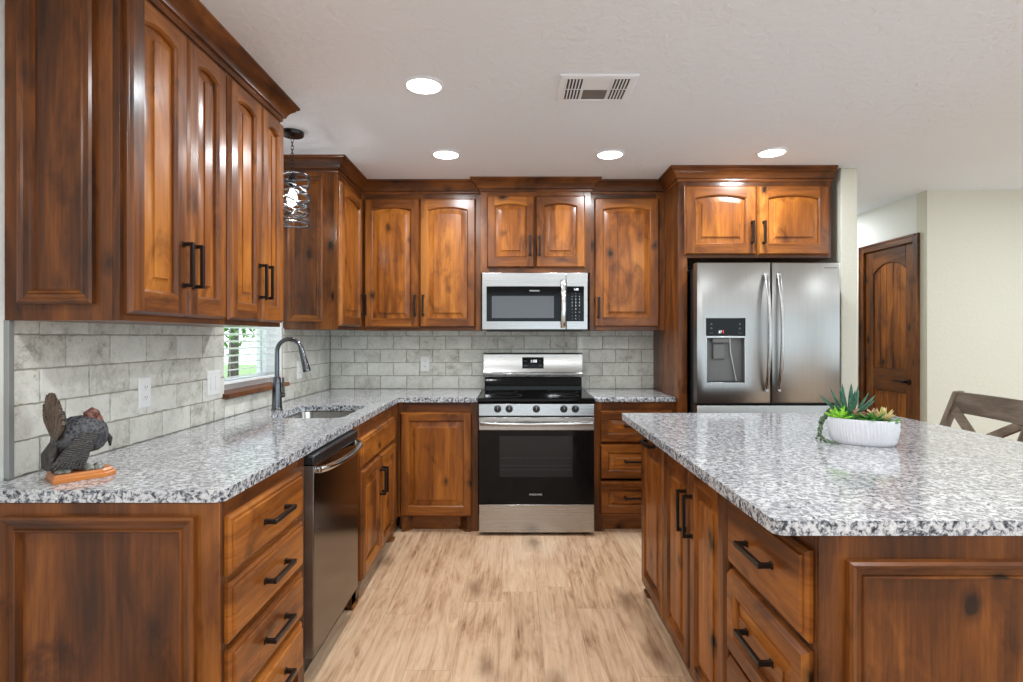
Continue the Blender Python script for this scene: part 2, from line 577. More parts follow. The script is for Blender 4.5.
def obj(name, mb, mats, parent=None, origin=None, bevel=0.0, smooth=35, seg=2, recalc=True):
    base = wloc(parent) if parent else Vector((0, 0, 0))
    org = Vector(origin) if origin is not None else base
    me = bpy.data.meshes.new(name)
    me.from_pydata([p - org for p in mb.v], [], mb.f)
    for mm in (mats if isinstance(mats, (list, tuple)) else [mats]):
        me.materials.append(mm)
    me.polygons.foreach_set('material_index', mb.m)
    if recalc:
        bm = bmesh.new()
        bm.from_mesh(me)
        bmesh.ops.recalc_face_normals(bm, faces=bm.faces)
        bm.to_mesh(me)
        bm.free()
    if smooth:
        me.polygons.foreach_set('use_smooth', [True] * len(me.polygons))
        me.set_sharp_from_angle(angle=radians(smooth))
    o = bpy.data.objects.new(name, me)
    C.objects.link(o)
    if parent:
        o.parent = parent
    o.location = org - base
    if bevel:
        md = o.modifiers.new('bevel', 'BEVEL')
        md.width = bevel
        md.segments = seg
        md.limit_method = 'ANGLE'
        md.angle_limit = radians(40)
        md.harden_normals = False
    return o


def tag(o, label, cat, group=None, kind=None):
    if label:
        o['label'] = label
    if cat:
        o['category'] = cat
    if group:
        o['group'] = group
    if kind:
        o['kind'] = kind
    return o


def thing(name, loc, label, cat, group=None, kind=None):
    o = bpy.data.objects.new(name, None)
    o.empty_display_size = 0.05
    C.objects.link(o)
    o.location = loc
    return tag(o, label, cat, group, kind)


def lab(o, text):
    o['label'] = text
    return o


def text(F, s, u, v, w, h, m, parent, name='lettering', align='CENTER'):
    cu = bpy.data.curves.new('lettering', 'FONT')
    cu.body = s
    cu.size = h
    cu.align_x = align
    cu.align_y = 'CENTER'
    cu.extrude = 0.0002
    t = bpy.data.objects.new('lettering', cu)
    C.objects.link(t)
    bpy.context.view_layer.update()
    me = bpy.data.meshes.new_from_object(t.evaluated_get(bpy.context.evaluated_depsgraph_get()))
    C.objects.unlink(t)
    bpy.data.objects.remove(t)
    mb = MB()
    mb.add([F(u + p.co.x, v + p.co.y, w + p.co.z) for p in me.vertices], [list(p.vertices) for p in me.polygons])
    return obj(name, mb, m, parent, smooth=0)


# ------------------------------------------------------------------ cabinet pieces
def rect_fn(u0, u1, v0, v1, n=0, rise=0.0):
    def f(d):
        a, b, t = u0 + d, u1 - d, v1 - d
        pts = [(a, v0 + d), (b, v0 + d)]
        if n == 0:
            return pts + [(b, t), (a, t)]
        for i in range(n + 1):
            q = i / n
            uu = b + (a - b) * q
            k = (uu - (u0 + u1) / 2) / ((u1 - u0) / 2)
            pts.append((uu, t - rise * k * k))
        return pts
    return f


def door(F, u0, u1, v0, v1, parent, name='door', arch=0.0, stile=0.058, top=None, bot=None, drawer=False, label=None):
    """cope and stick frame with a raised centre panel (its own mesh); for a drawer the grain lies along"""
    t = 0.024
    top = top or stile
    bot = bot or stile
    n = 14 if arch else 0
    mb = MB()
    outer = rect_fn(u0, u1, v0, v1)
    mo = (lambda j, k: 1 if j in (0, 2) else 0)
    mb.loops(F, outer, [(0, 0), (0, 0.010), (0.003, 0.0125), (0.005, 0.0165), (0.010, t)], cap=False, mats=mo)
    iu0, iu1, iv0, iv1 = u0 + stile, u1 - stile, v0 + bot, v1 - top
    a = 0.010
    sm = 1 if drawer else 0
    mb.add([F(u0 + a, v0 + a, t), F(iu0, v0 + a, t), F(iu0, v1 - a, t), F(u0 + a, v1 - a, t)], [(0, 1, 2, 3)], sm)
    mb.add([F(iu1, v0 + a, t), F(u1 - a, v0 + a, t), F(u1 - a, v1 - a, t), F(iu1, v1 - a, t)], [(0, 1, 2, 3)], sm)
    mb.add([F(iu0, v0 + a, t), F(iu1, v0 + a, t), F(iu1, iv0, t), F(iu0, iv0, t)], [(0, 1, 2, 3)], 1)
    fn = rect_fn(iu0, iu1, iv0, iv1, n, arch)
    if n:
        tp = fn(0)[2:]
        vs = [F(u, v, t) for u, v in tp] + [F(u, v1 - a, t) for u, v in tp]
        k = len(tp)
        mb.add(vs, [(i, i + 1, k + i + 1, k + i) for i in range(k - 1)], 1)
    else:
        mb.add([F(iu0, iv1, t), F(iu1, iv1, t), F(iu1, v1 - a, t), F(iu0, v1 - a, t)], [(0, 1, 2, 3)], 1)
    ms = (lambda j, k: 0 if j in (1, k - 1) else 1)
    mb.loops(F, fn, [(0, t), (0.002, t - 0.003), (0.006, t - 0.005), (0.008, t - 0.008), (0.009, t - 0.017)], cap=False, mats=ms)
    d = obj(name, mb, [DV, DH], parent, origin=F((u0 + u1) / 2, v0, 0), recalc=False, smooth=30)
    if label:
        lab(d, label)
    pb = MB()
    w = min(iu1 - iu0, iv1 - iv0)
    sl = min(0.037, w * 0.25)
    pb.loops(F, fn, [(0.0085, 0.001), (0.0085, t - 0.017), (0.013, t - 0.017), (0.012 + sl, t - 0.006), (0.0125 + sl, t - 0.0015)])
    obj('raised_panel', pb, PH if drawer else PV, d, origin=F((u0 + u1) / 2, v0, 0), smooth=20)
    return d


def slab_drawer(F, u0, u1, v0, v1, parent):
    """drawer front with a stepped edge around a flat field"""
    mb = MB()
    mb.loops(F, rect_fn(u0, u1, v0, v1), [(0, 0), (0, 0.010), (0.004, 0.0135), (0.007, 0.0165), (0.016, 0.017), (0.018, 0.0235)])
    return obj('drawer', mb, PH, parent, origin=F((u0 + u1) / 2, v0, 0), smooth=20)


def handle(F, u, v, L, parent, vert=True, w0=0.0235, m=None):
    """square bar pull on two flared posts"""
    mb = MB()
    def bx(a0, a1, b0, b1, c0, c1):
        if vert:
            mb.fbox(F, u + b0, u + b1, v + a0, v + a1, c0, c1)
        else:
            mb.fbox(F, u + a0, u + a1, v + b0, v + b1, c0, c1)
    h = L / 2
    bx(-h, h, -0.007, 0.007, w0 + 0.026, w0 + 0.037)
    for sgn in (-1, 1):
        a = sgn * (h - 0.006)
        bx(a - 0.006, a + 0.006, -0.0065, 0.0065, w0 + 0.003, w0 + 0.0275)
        bx(a - 0.009, a + 0.009, -0.0085, 0.0085, w0 - 0.001, w0 + 0.004)
    return obj('handle', mb, m or BRONZE, parent, origin=F(u, v, w0), bevel=0.0012)


def moulding(F, u0, u1, v0, v1, w, parent, width=0.045, proud=0.016):
    """a mitred picture-frame moulding around a recessed field"""
    mb = MB()
    k = width
    mb.loops(F, rect_fn(u0, u1, v0, v1), [(0, w), (0, w + proud * 0.75), (0.006, w + proud), (k * 0.32, w + proud * 0.82), (k * 0.40, w + proud * 0.55),
                                         (k * 0.66, w + proud * 0.50), (k * 0.74, w + proud * 0.72), (k * 0.84, w + proud * 0.70), (k, w)], cap=False,
             mats=lambda j, n: 1 if j in (0, 2) else 0)
    return obj('panel_moulding', mb, [WV, WH], parent, smooth=25)


def boards(F, rects, w0, w1, name, parent, bevel=0.0012):
    """rects = (u0, u1, v0, v1); grain follows the long side"""
    mb = MB()
    for u0, u1, v0, v1 in rects:
        mb.fbox(F, u0, u1, v0, v1, w0, w1, 0 if (v1 - v0) >= (u1 - u0) else 1)
    return obj(name, mb, [WV, WH], parent, bevel=bevel)


def carcass(F, u0, u1, v0, v1, depth, parent, top=True, back=True, t=0.016):
    """open box of panels behind the face frame: F has w = 0 on the frame's front, the box runs back from w = -0.02"""
    mb = MB()
    w1, w0 = -0.0202, -depth
    mb.fbox(F, u0, u0 + t, v0, v1, w0, w1, 0)
    mb.fbox(F, u1 - t, u1, v0, v1, w0, w1, 0)
    mb.fbox(F, u0 + t, u1 - t, v0, v0 + t, w0, w1, 1)
    if back:
        mb.fbox(F, u0 + t, u1 - t, v0 + t, v1, w0, w0 + 0.008, 0)
    if top:
        mb.fbox(F, u0 + t, u1 - t, v1 - t, v1, w0 + 0.008, w1, 1)
    return obj('carcass', mb, [WV, WH], parent, smooth=0)


def sweep(path, prof, m, name, mats_h=True):
    """mitred moulding along a level path; the profile's 'out' is to the right of travel"""
    n = len(path)
    P = [Vector((x, y, 0)) for x, y in path]
    offs = []
    for i in range(n):
        ds = []
        if i > 0:
            ds.append((P[i] - P[i - 1]).normalized())
        if i < n - 1:
            ds.append((P[i + 1] - P[i]).normalized())
        ns = [Vector((d.y, -d.x, 0)) for d in ds]
        if len(ns) == 1:
            offs.append(ns[0])
        else:
            s = (ns[0] + ns[1]).normalized()
            offs.append(s / max(0.3, s.dot(ns[0])))
    mb = MB()
    k = len(prof)
    vs = [P[i] + offs[i] * o + Z * z for i in range(n) for o, z in prof]
    fs = []
    for i in range(n - 1):
        for j in range(k):
            fs.append((i * k + j, i * k + (j + 1) % k, (i + 1) * k + (j + 1) % k, (i + 1) * k + j))
    fs.append(tuple(range(k)))
    fs.append(tuple((n - 1) * k + j for j in range(k))[::-1])
    mb.add(vs, fs)
    return obj(name, mb, m, smooth=25)


CROWN_PROF = [(-0.018, CROWN - 0.012), (0.006, CROWN - 0.012), (0.010, CROWN - 0.004), (0.010, CROWN + 0.006), (0.020, CROWN + 0.010), (0.024, CROWN + 0.022),
              (0.034, CROWN + 0.038), (0.050, CROWN + 0.052), (0.056, CROWN + 0.056), (0.056, CROWN + 0.062), (0.066, CROWN + 0.066), (0.070, CROWN + 0.072),
              (0.070, CEIL), (-0.018, CEIL)]

# ------------------------------------------------------------------ the setting
def structure(name, mb, m, **kw):
    o = obj(name, mb, m, **kw)
    o['kind'] = 'structure'
    return o

XR, YF = 7.0, -4.2
b = MB(); b.box(XW - 0.2, XR, YF, 7.2, -0.1, 0.0)
structure('floor', b, FLOOR, smooth=0)
b = MB(); b.box(XW - 0.2, XR, YF, 7.2, CEIL, CEIL + 0.12)
structure('ceiling', b, CEILM, smooth=0)
# left wall with the window opening
WY0, WY1, WZ0, WZ1 = 2.82, 3.535, 1.045, 2.10
b = MB()
xo = XW - 0.16
b.box(xo, XW, YF, WY0, 0, CEIL); b.box(xo, XW, WY1, YB + 0.12, 0, CEIL)
b.box(xo, XW, WY0, WY1, 0, WZ0 - 0.026); b.box(xo, XW, WY0, WY1, WZ1, CEIL)
structure('wall_left', b, WHITEWALL, smooth=0)
b = MB(); b.box(XW, 2.2, YB, YB + 0.12, 0, CEIL)
structure('wall_back', b, WALLM, smooth=0)
b = MB(); b.box(2.2, 2.312, 3.755, 7.1, 0, CEIL)
structure('wall_fridge_side', b, WALLM, smooth=0, bevel=0.008)
b = MB(); b.box(3.2, XR, 4.326, 4.44, 0, CEIL)
structure('wall_dining', b, WALLM, smooth=0)
b = MB()
DY0, DY1, DZ = 4.455, 5.105, 2.10
b.box(3.2, 3.31, 4.441, DY0, 0, CEIL); b.box(3.2, 3.31, DY1, 7.1, 0, CEIL); b.box(3.2, 3.31, DY0, DY1, DZ, CEIL)
structure('wall_hall', b, WHITEWALL, smooth=0)
b = MB(); b.box(2.312, 3.2, 7.0, 7.1, 0, CEIL)
structure('wall_hall_end', b, WALLM, smooth=0)
# walls of the open living area behind the photographer, with unglazed openings widened to let in more daylight
b = MB()
b.box(XW, -0.8, YF, YF + 0.12, 0, CEIL); b.box(6.2, XR, YF, YF + 0.12, 0, CEIL); b.box(-0.8, 6.2, YF, YF + 0.12, 2.25, CEIL)
structure('wall_front', b, WALLM, smooth=0)
b = MB()
b.box(XR, XR + 0.12, YF, -3.4, 0, CEIL); b.box(XR, XR + 0.12, 3.4, 4.44, 0, CEIL); b.box(XR, XR + 0.12, -3.4, 3.4, 2.25, CEIL); b.box(XR, XR + 0.12, -3.4, 3.4, 0, 0.12)
structure('wall_right', b, WALLM, smooth=0)


# tiled backsplash: every tile a little slab of its own inside one mesh, on a grout bed
def tile_field(F, u0, u1, v0, v1, pitch, start, mb, holes=()):
    rowh = 0.105
    g = 0.0014
    r = 0
    z = 0.918
    while z < v1 - 0.004:
        za, zb = max(v0, z), min(v1, z + rowh)
        off = start + (pitch / 2 if r % 2 else 0)
        u = off - pitch * 40
        while u < u1:
            a, c = max(u, u0), min(u + pitch, u1)
            if c - a > 0.012:
                segs = [(a, c, za, zb)]
                for hu0, hu1, hv0, hv1 in holes:
                    ns = []
                    for (a2, c2, z2, z3) in segs:
                        if c2 <= hu0 or a2 >= hu1 or z3 <= hv0 or z2 >= hv1:
                            ns.append((a2, c2, z2, z3)); continue
                        if a2 < hu0: ns.append((a2, hu0, z2, z3))
                        if c2 > hu1: ns.append((hu1, c2, z2, z3))
                        m0, m1 = max(a2, hu0), min(c2, hu1)
                        if z2 < hv0: ns.append((m0, m1, z2, hv0))
                    segs = ns
                for (a2, c2, z2, z3) in segs:
                    if c2 - a2 < 0.008 or z3 - z2 < 0.006:
                        continue
                    n = 7
                    def rim(d, a2=a2, c2=c2, z2=z2, z3=z3):
                        pts = []
                        A, Bq, Cq, D = (a2 + g + d, z2 + g + d), (c2 - g - d, z2 + g + d), (c2 - g - d, z3 - g - d), (a2 + g + d, z3 - g - d)
                        for p, q in ((A, Bq), (Bq, Cq), (Cq, D), (D, A)):
                            for i in range(n):
                                k = i / n
                                pts.append((p[0] + (q[0] - p[0]) * k, p[1] + (q[1] - p[1]) * k))
                        return pts
                    jit = [(random.uniform(0, 0.0022) if random.random() > 0.1 else random.uniform(0.002, 0.005)) for _ in range(4 * n)]
                    cx, cz = (a2 + c2) / 2, (z2 + z3) / 2
                    base = rim(0)
                    def shrink(extra):
                        out = []
                        for (u_, v_), jj in zip(base, jit):
                            du = (jj + extra) * (1 if u_ < cx else -1) if abs(abs(u_ - cx) - (c2 - a2) / 2 + g) < 0.002 else 0
                            dv = (jj + extra) * (1 if v_ < cz else -1) if abs(abs(v_ - cz) - (z3 - z2) / 2 + g) < 0.002 else 0
                            out.append((u_ + du, v_ + dv))
                        return out
                    mb.loops(F, shrink, [(0.0, 0.0), (0.0, 0.0035), (0.0015, 0.0048)])
            u += pitch
        z += rowh
        r += 1

TB0 = 1.612
bs = thing('trim_1', (XW, TB0, 0.918), None, None, kind='structure')
t = MB()
tile_field(FL(XW + 0.004), TB0 + 0.012, YB - 0.012, 0.919, UB + 0.012, 0.200, 2.019 - 0.1, t, holes=((WY0 - 0.002, WY1 + 0.002, WZ0 - 0.03, 3.0),))
tile_field(FB(YB - 0.004), XW + 0.012, 1.125, 0.919, UB + 0.012, 0.207, -1.361 - 0.1035, t)
obj('wall_tiles', t, TILE, bs, smooth=0, recalc=False)
t = MB()
t.box(XW + 0.0005, XW + 0.0045, TB0 + 0.01, WY0, 0.919, UB + 0.01); t.box(XW + 0.0005, XW + 0.0045, WY1, YB - 0.005, 0.919, UB + 0.01)
t.box(XW + 0.0005, XW + 0.0045, WY0, WY1, 0.919, WZ0 - 0.028)
t.box(XW + 0.005, 1.125, YB - 0.0045, YB - 0.0005, 0.919, UB + 0.01)
obj('grout_bed', t, GROUT, bs, smooth=0)
t = MB(); t.box(XW + 0.0005, XW + 0.016, TB0 - 0.008, TB0 + 0.010, 0.921, UB)
obj('edge_strip', t, TRIMMETAL, bs, smooth=0, bevel=0.001)

# window in the left wall
win = thing('window_1', (XW - 0.1, (WY0 + WY1) / 2, WZ0), None, None, kind='structure')
t = MB()
fx0, fx1 = XW - 0.135, XW - 0.075
F = FL(fx0)
for (u0, u1, v0, v1) in ((WY0, WY1, WZ0, WZ0 + 0.055), (WY0, WY1, WZ1 - 0.05, WZ1), (WY0, WY0 + 0.05, WZ0 + 0.055, WZ1 - 0.05), (WY1 - 0.05, WY1, WZ0 + 0.055, WZ1 - 0.05), (WY0 + 0.05, WY1 - 0.05, 1.56, 1.61)):
    t.fbox(F, u0, u1, v0, v1, 0, fx1 - fx0)
obj('window_frame', t, VINYL, win, bevel=0.003)
t = MB(); t.box(fx0 + 0.025, fx0 + 0.030, WY0 + 0.05, WY1 - 0.05, WZ0 + 0.055, WZ1 - 0.05)
obj('pane', t, GLASS, win, smooth=0)
t = MB()
t.box(fx1, XW - 0.001, WY0 + 0.001, WY0 + 0.012, WZ0, WZ1); t.box(fx1, XW - 0.001, WY1 - 0.012, WY1 - 0.001, WZ0, WZ1); t.box(fx1, XW - 0.001, WY0 + 0.012, WY1 - 0.012, WZ1 - 0.012, WZ1 - 0.001)
obj('window_jamb', t, VINYL, win, smooth=0)
t = MB(); t.box(XW - 0.135, XW + 0.042, WY0 - 0.022, WY1 + 0.025, WZ0 - 0.024, WZ0)
sill = obj('trim_2', t, PH, bevel=0.004); sill['kind'] = 'structure'
# blinds
bl = thing('window_blind', (XW - 0.042, (WY0 + WY1) / 2, WZ0 + 0.06), 'white horizontal slat blind lowered in the window behind the sink', 'blind')
F = FL(XW - 0.042)
ya, yb_ = WY0 + 0.018, WY1 - 0.018
k = 0
z = 1.115
while z < WZ1 - 0.06:
    t = MB()
    hw, tl = 0.022, 0.0045
    t.add([(XW - 0.042 - hw, ya, z - tl), (XW - 0.042 + hw, ya, z + tl), (XW - 0.042 + hw, yb_, z + tl), (XW - 0.042 - hw, yb_, z - tl),
           (XW - 0.042 - hw, ya, z - tl + 0.0028), (XW - 0.042 + hw, ya, z + tl + 0.0028), (XW - 0.042 + hw, yb_, z + tl + 0.0028), (XW - 0.042 - hw, yb_, z - tl + 0.0028)],
          [(0, 3, 2, 1), (4, 5, 6, 7), (0, 1, 5, 4), (1, 2, 6, 5), (2, 3, 7, 6), (3, 0, 4, 7)])
    obj('slat', t, VINYL, bl, smooth=0)
    z += 0.038
t = MB(); t.box(XW - 0.066, XW - 0.02, ya, yb_, WZ1 - 0.055, WZ1 - 0.014)
obj('head_rail', t, VINYL, bl, bevel=0.002)
t = MB(); t.box(XW - 0.062, XW - 0.022, ya, yb_, 1.082, 1.098)
obj('bottom_rail', t, VINYL, bl, bevel=0.003)
for yy in (ya + 0.09, (ya + yb_) / 2, yb_ - 0.09):
    t = MB(); t.tube([(XW - 0.02, yy, 1.09), (XW - 0.02, yy, WZ1 - 0.05)], 0.0011, 6)
    obj('ladder_cord', t, VINYL, bl)

# hall door with casing
d1 = thing('door_1', (3.2, (DY0 + DY1) / 2, 0), None, None, kind='structure')
F = FI(3.2)
t = MB()
cw = 0.062
for (u0, u1, v0, v1) in ((DY0 - cw + 0.01, DY0 + 0.01, 0, DZ + cw - 0.01), (DY1 - 0.01, DY1 + cw - 0.01, 0, DZ + cw - 0.01), (DY0 + 0.01, DY1 - 0.01, DZ - 0.01, DZ + cw - 0.01)):
    t.fbox(F, u0, u1, v0, v1, 0.0, 0.014, 0 if v1 - v0 > u1 - u0 else 1)
    if v1 - v0 > u1 - u0:
        a = u0 if u0 < DY0 else u1 - 0.016
        t.fbox(F, a, a + 0.016, v0, v1, 0.014, 0.021, 0)
    else:
        t.fbox(F, u0 - 0.03, u1 + 0.03, v1 - 0.016, v1, 0.014, 0.021, 1)
obj('door_casing', t, [WV, WH], d1, bevel=0.002)
t = MB()
for (u0, u1, v0, v1) in ((DY0, DY0 + 0.012, 0, DZ), (DY1 - 0.012, DY1, 0, DZ), (DY0 + 0.012, DY1 - 0.012, DZ - 0.012, DZ)):
    t.fbox(F, u0, u1, v0, v1, -0.105, 0.0)
obj('door_jamb', t, WV, d1, smooth=0)
# the leaf: frame members, arched plank panel above, plank panel below
t = MB()
a, c = DY0 + 0.014, DY1 - 0.014
w0, w1, wp = -0.045, -0.006, -0.017
st = 0.105
top_, lock0, lock1, bot_ = DZ - 0.014, 0.87, 1.06, 0.24
t.fbox(F, a, a + st, 0.01, top_, w0, w1, 0)
t.fbox(F, c - st, c, 0.01, top_, w0, w1, 0)
t.fbox(F, a + st, c - st, lock0, lock1, w0, w1, 1)
t.fbox(F, a + st, c - st, 0.01, bot_, w0, w1, 1)
ia, ic = a + st, c - st
pk, rs = top_ - 0.12, 0.075
n = 16
up = [(ia + (ic - ia) * i / n, pk - rs * (2 * i / n - 1) ** 2) for i in range(n + 1)]
t.fprism(F, up + [(ic, top_), (ia, top_)], w0, w1, 1)
leaf = obj('door_leaf', t, [WV, WH], d1, bevel=0.004)
t = MB()
npk = 5
for lo_, hi_ in ((lock1, pk + 0.01), (bot_, lock0)):
    for i in range(npk):
        u0 = ia + (ic - ia) * i / npk
        u1 = ia + (ic - ia) * (i + 1) / npk
        t.fbox(F, u0 + 0.0015, u1 - 0.0015, lo_, hi_, w0 + 0.005, wp)
obj('plank_panel', t, PV, leaf, bevel=0.004)
t = MB()
hy, hz = DY0 + 0.014 + 0.07, 0.965
t.lathe(F(hy, hz, w1), [(0.027, 0), (0.027, -0.006), (0.022, -0.010), (0.011, -0.012), (0.009, -0.045), (0.012, -0.05), (0.009, -0.056)], 16, axis='x')
pts = [F(hy, hz, w1 + 0.048), F(hy + 0.03, hz + 0.004, w1 + 0.05), F(hy + 0.07, hz + 0.006, w1 + 0.05), F(hy + 0.105, hz, w1 + 0.048), F(hy + 0.118, hz + 0.004, w1 + 0.047)]
t.tube(pts, [0.010, 0.0085, 0.0075, 0.0075, 0.006], 10)
obj('lever_handle', t, BRONZE, leaf)
for hz_ in (0.35, 1.17, 1.86):
    t = MB()
    t.tube([F(DY1 - 0.012, hz_ - 0.045, 0.0), F(DY1 - 0.012, hz_ + 0.045, 0.0)], 0.007, 8)
    t.fbox(F, DY1 - 0.034, DY1 - 0.012, hz_ - 0.045, hz_ + 0.045, -0.018, -0.013)
    obj('hinge', t, BRONZE, leaf)

# ------------------------------------------------------------------ crowns
sweep([(XW + 0.001, 1.606), (-1.128, 1.606), (-1.128, 2.714), (XW + 0.001, 2.714)], CROWN_PROF, WH, 'trim_3')['kind'] = 'structure'
FX, FY = 2.139, 3.766      # the fridge enclosure's right edge and front plane
MY, BY = 4.03, 4.096       # front planes of the cabinet over the microwave and of its neighbours
MX0, MX1 = -0.234, 0.560
PX0, PX1 = 1.113, 1.172    # left panel of the fridge enclosure
LCX, LCY = -1.116, 3.552     # corner upper cabinet on the left wall: face plane and near end
sweep([(XW + 0.001, LCY), (LCX, LCY), (LCX, BY), (MX0, BY), (MX0, MY), (MX1, MY), (MX1, BY), (PX0, BY), (PX0, FY), (FX + 0.008, FY)], CROWN_PROF, WH, 'trim_4')['kind'] = 'structure'

# ------------------------------------------------------------------ upper cabinets
def upper(loc, label, group=None):
    return thing('upper_cabinet', loc, label, 'cabinet', group)

UP = 'upper kitchen cabinets'
# two double-door cabinets on the left wall
FU = FL(-1.128)
dz0, dz1 = 1.398, 2.352
for idx, (y0, y1, ys, lb) in enumerate(((1.606, 2.173, (1.622, 1.904, 1.908, 2.164), 'tall stained wood cabinet on the left wall with a moulded end panel facing the room'),
                                        (2.174, 2.714, (2.190, 2.468, 2.472, 2.704), 'tall stained wood cabinet on the left wall whose end meets the window and pendant'))):
    c = upper((XW + 0.003, y0, UB), lb, UP)
    carcass(FU, y0, y1, UB, CEIL - 0.003, -1.128 - XW - 0.003, c)
    boards(FU, [(y0, y0 + 0.020, UB, CROWN), (y1 - 0.020, y1, UB, CROWN), (y0 + 0.020, y1 - 0.020, UB, 1.405), (y0 + 0.020, y1 - 0.020, 2.340, CROWN), ((y0 + y1) / 2 - 0.02, (y0 + y1) / 2 + 0.02, 1.405, 2.340)], -0.02, 0.0, 'face_frame', c)
    dA = door(FU, ys[0], ys[1], dz0, dz1, c, arch=0.020, stile=0.056, bot=0.068, top=0.055)
    dB = door(FU, ys[2], ys[3], dz0, dz1, c, arch=0.020, stile=0.056, bot=0.068, top=0.055)
    handle(FU, ys[1] - 0.028, 1.572, 0.150, dA)
    handle(FU, ys[2] + 0.028, 1.572, 0.150, dB)
    if idx == 0:
        e = FB(y0)
        moulding(e, -1.412, -1.197, 1.425, 2.372, 0.0, c, width=0.042, proud=0.020)
# corner cabinet on the left wall
c = upper((XW + 0.003, LCY, UB), 'narrow single-door cabinet in the back left corner beside the pendant', UP)
FU = FL(LCX)
carcass(FU, LCY, BY + 0.004, UB, CEIL - 0.003, LCX - XW - 0.003, c)
boards(FU, [(LCY, LCY + 0.025, UB, CROWN), (BY - 0.03, BY + 0.004, UB, CROWN), (LCY + 0.025, BY - 0.03, UB, 1.405), (LCY + 0.025, BY - 0.03, 2.33, CROWN)], -0.02, 0.0, 'face_frame', c)
d = door(FU, LCY + 0.022, BY - 0.034, 1.402, 2.33, c, arch=0.03, stile=0.058, bot=0.062)
handle(FU, BY - 0.06, 1.562, 0.150, d)
moulding(FB(LCY), -1.43, -1.205, 1.425, 2.345, 0.0, c, width=0.045, proud=0.016)
# back wall, left pair
FU = FB(BY)
c = upper((LCX, YB - 0.005, UB), 'double-door cabinet on the back wall left of the microwave', UP)
carcass(FU, LCX + 0.001, MX0 - 0.001, UB, CEIL - 0.003, YB - 0.005 - BY, c)
boards(FU, [(LCX + 0.001, -1.07, UB, CROWN), (-0.272, MX0 - 0.001, UB, CROWN), (-1.07, -0.272, UB, 1.412), (-1.07, -0.272, 2.315, CROWN), (-0.70, -0.66, 1.412, 2.295)], -0.02, 0.0, 'face_frame', c)
dA = door(FU, -1.084, -0.684, 1.400, 2.340, c, arch=0.021, stile=0.056, bot=0.058, top=0.062)
dB = door(FU, -0.680, -0.272, 1.400, 2.340, c, arch=0.021, stile=0.056, bot=0.058, top=0.062)
handle(FU, -0.712, 1.560, 0.150, dA)
handle(FU, -0.652, 1.560, 0.150, dB)
# over the microwave
FU = FB(MY)
c = upper((MX0, YB - 0.005, 1.79), 'short double-door cabinet directly above the microwave', UP)
carcass(FU, MX0, MX1, 1.792, CEIL - 0.003, YB - 0.005 - MY, c)
boards(FU, [(MX0, -0.175, 1.792, CROWN), (0.506, MX1, 1.792, CROWN), (-0.175, 0.506, 1.792, 1.845), (-0.175, 0.506, 2.33, CROWN), (0.14, 0.18, 1.845, 2.33)], -0.02, 0.0, 'face_frame', c)
dA = door(FU, -0.188, 0.154, 1.826, 2.345, c, arch=0.021, stile=0.056, bot=0.075, top=0.055)
dB = door(FU, 0.162, 0.518, 1.826, 2.345, c, arch=0.021, stile=0.056, bot=0.075, top=0.055)
handle(FU, 0.122, 1.985, 0.140, dA)
handle(FU, 0.190, 1.985, 0.140, dB)
# right of the microwave
FU = FB(BY)
c = upper((MX1, YB - 0.005, UB), 'single-door cabinet between the microwave and the refrigerator enclosure', UP)
carcass(FU, MX1 + 0.001, PX0 - 0.001, UB, CEIL - 0.003, YB - 0.005 - BY, c)
boards(FU, [(MX1 + 0.001, 0.608, UB, CROWN), (1.048, PX0 - 0.001, UB, CROWN), (0.608, 1.048, UB, 1.412), (0.608, 1.048, 2.315, CROWN)], -0.02, 0.0, 'face_frame', c)
d = door(FU, 0.592, 1.066, 1.404, 2.342, c, arch=0.021, stile=0.060, bot=0.062, top=0.062)
handle(FU, 0.622, 1.545, 0.150, d)
# refrigerator enclosure
c = thing('refrigerator_enclosure', (PX0, YB - 0.005, 0), 'tall wood enclosure around and above the refrigerator with two arched doors', 'cabinet')
t = MB(); t.box(PX0, PX0 + 0.02, FY + 0.021, YB - 0.005, 0.0, CEIL - 0.003)
obj('side_panel', t, WV, c, bevel=0.001)
FU = FB(FY)
carcass(FU, PX0 + 0.021, FX, 1.862, CEIL - 0.003, YB - 0.005 - FY, c)
boards(FU, [(PX0, PX1, 0, CROWN), (FX - 0.035, FX, 1.862, CROWN), (PX1, FX - 0.035, 1.862, 1.90), (PX1, FX - 0.035, 2.33, CROWN), (1.615, 1.66, 1.90, 2.33)], -0.02, 0.0, 'face_frame', c)
dA = door(FU, 1.150, 1.630, 1.880, 2.345, c, arch=0.022, stile=0.066, bot=0.072, top=0.062)
dB = door(FU, 1.640, 2.118, 1.880, 2.345, c, arch=0.022, stile=0.066, bot=0.072, top=0.062)
handle(FU, 1.596, 2.028, 0.150, dA)
handle(FU, 1.674, 2.028, 0.150, dB)

# ------------------------------------------------------------------ base cabinets
BT = CT - SLAB - 0.001
BASE = 'base kitchen cabinets'


def base(loc, label, group=BASE):
    return thing('base_cabinet', loc, label, 'cabinet', group)


def foot(F, u, sgn, parent, width=0.035, wing=0.055, deep=0.07):
    """bracket foot: square in front, splayed back to the toe board, with a shoe strip"""
    mb = MB()
    def P(e, z0, z1, out):
        pl = [(u, out), (u + sgn * (width + e), out), (u + sgn * (width + wing + e), -deep), (u, -deep)]
        n = len(pl)
        mb.add([F(a, z0, w) for a, w in pl] + [F(a, z1, w) for a, w in pl],
               [tuple(range(n))[::-1], tuple(range(n, 2 * n))] + [(i, (i + 1) % n, n + (i + 1) % n, n + i) for i in range(n)], 0)
    P(0.0, 0.0, 0.099, 0.0)
    P(0.009, 0.0, 0.016, 0.010)
    return obj('foot', mb, WV, parent, bevel=0.0015)


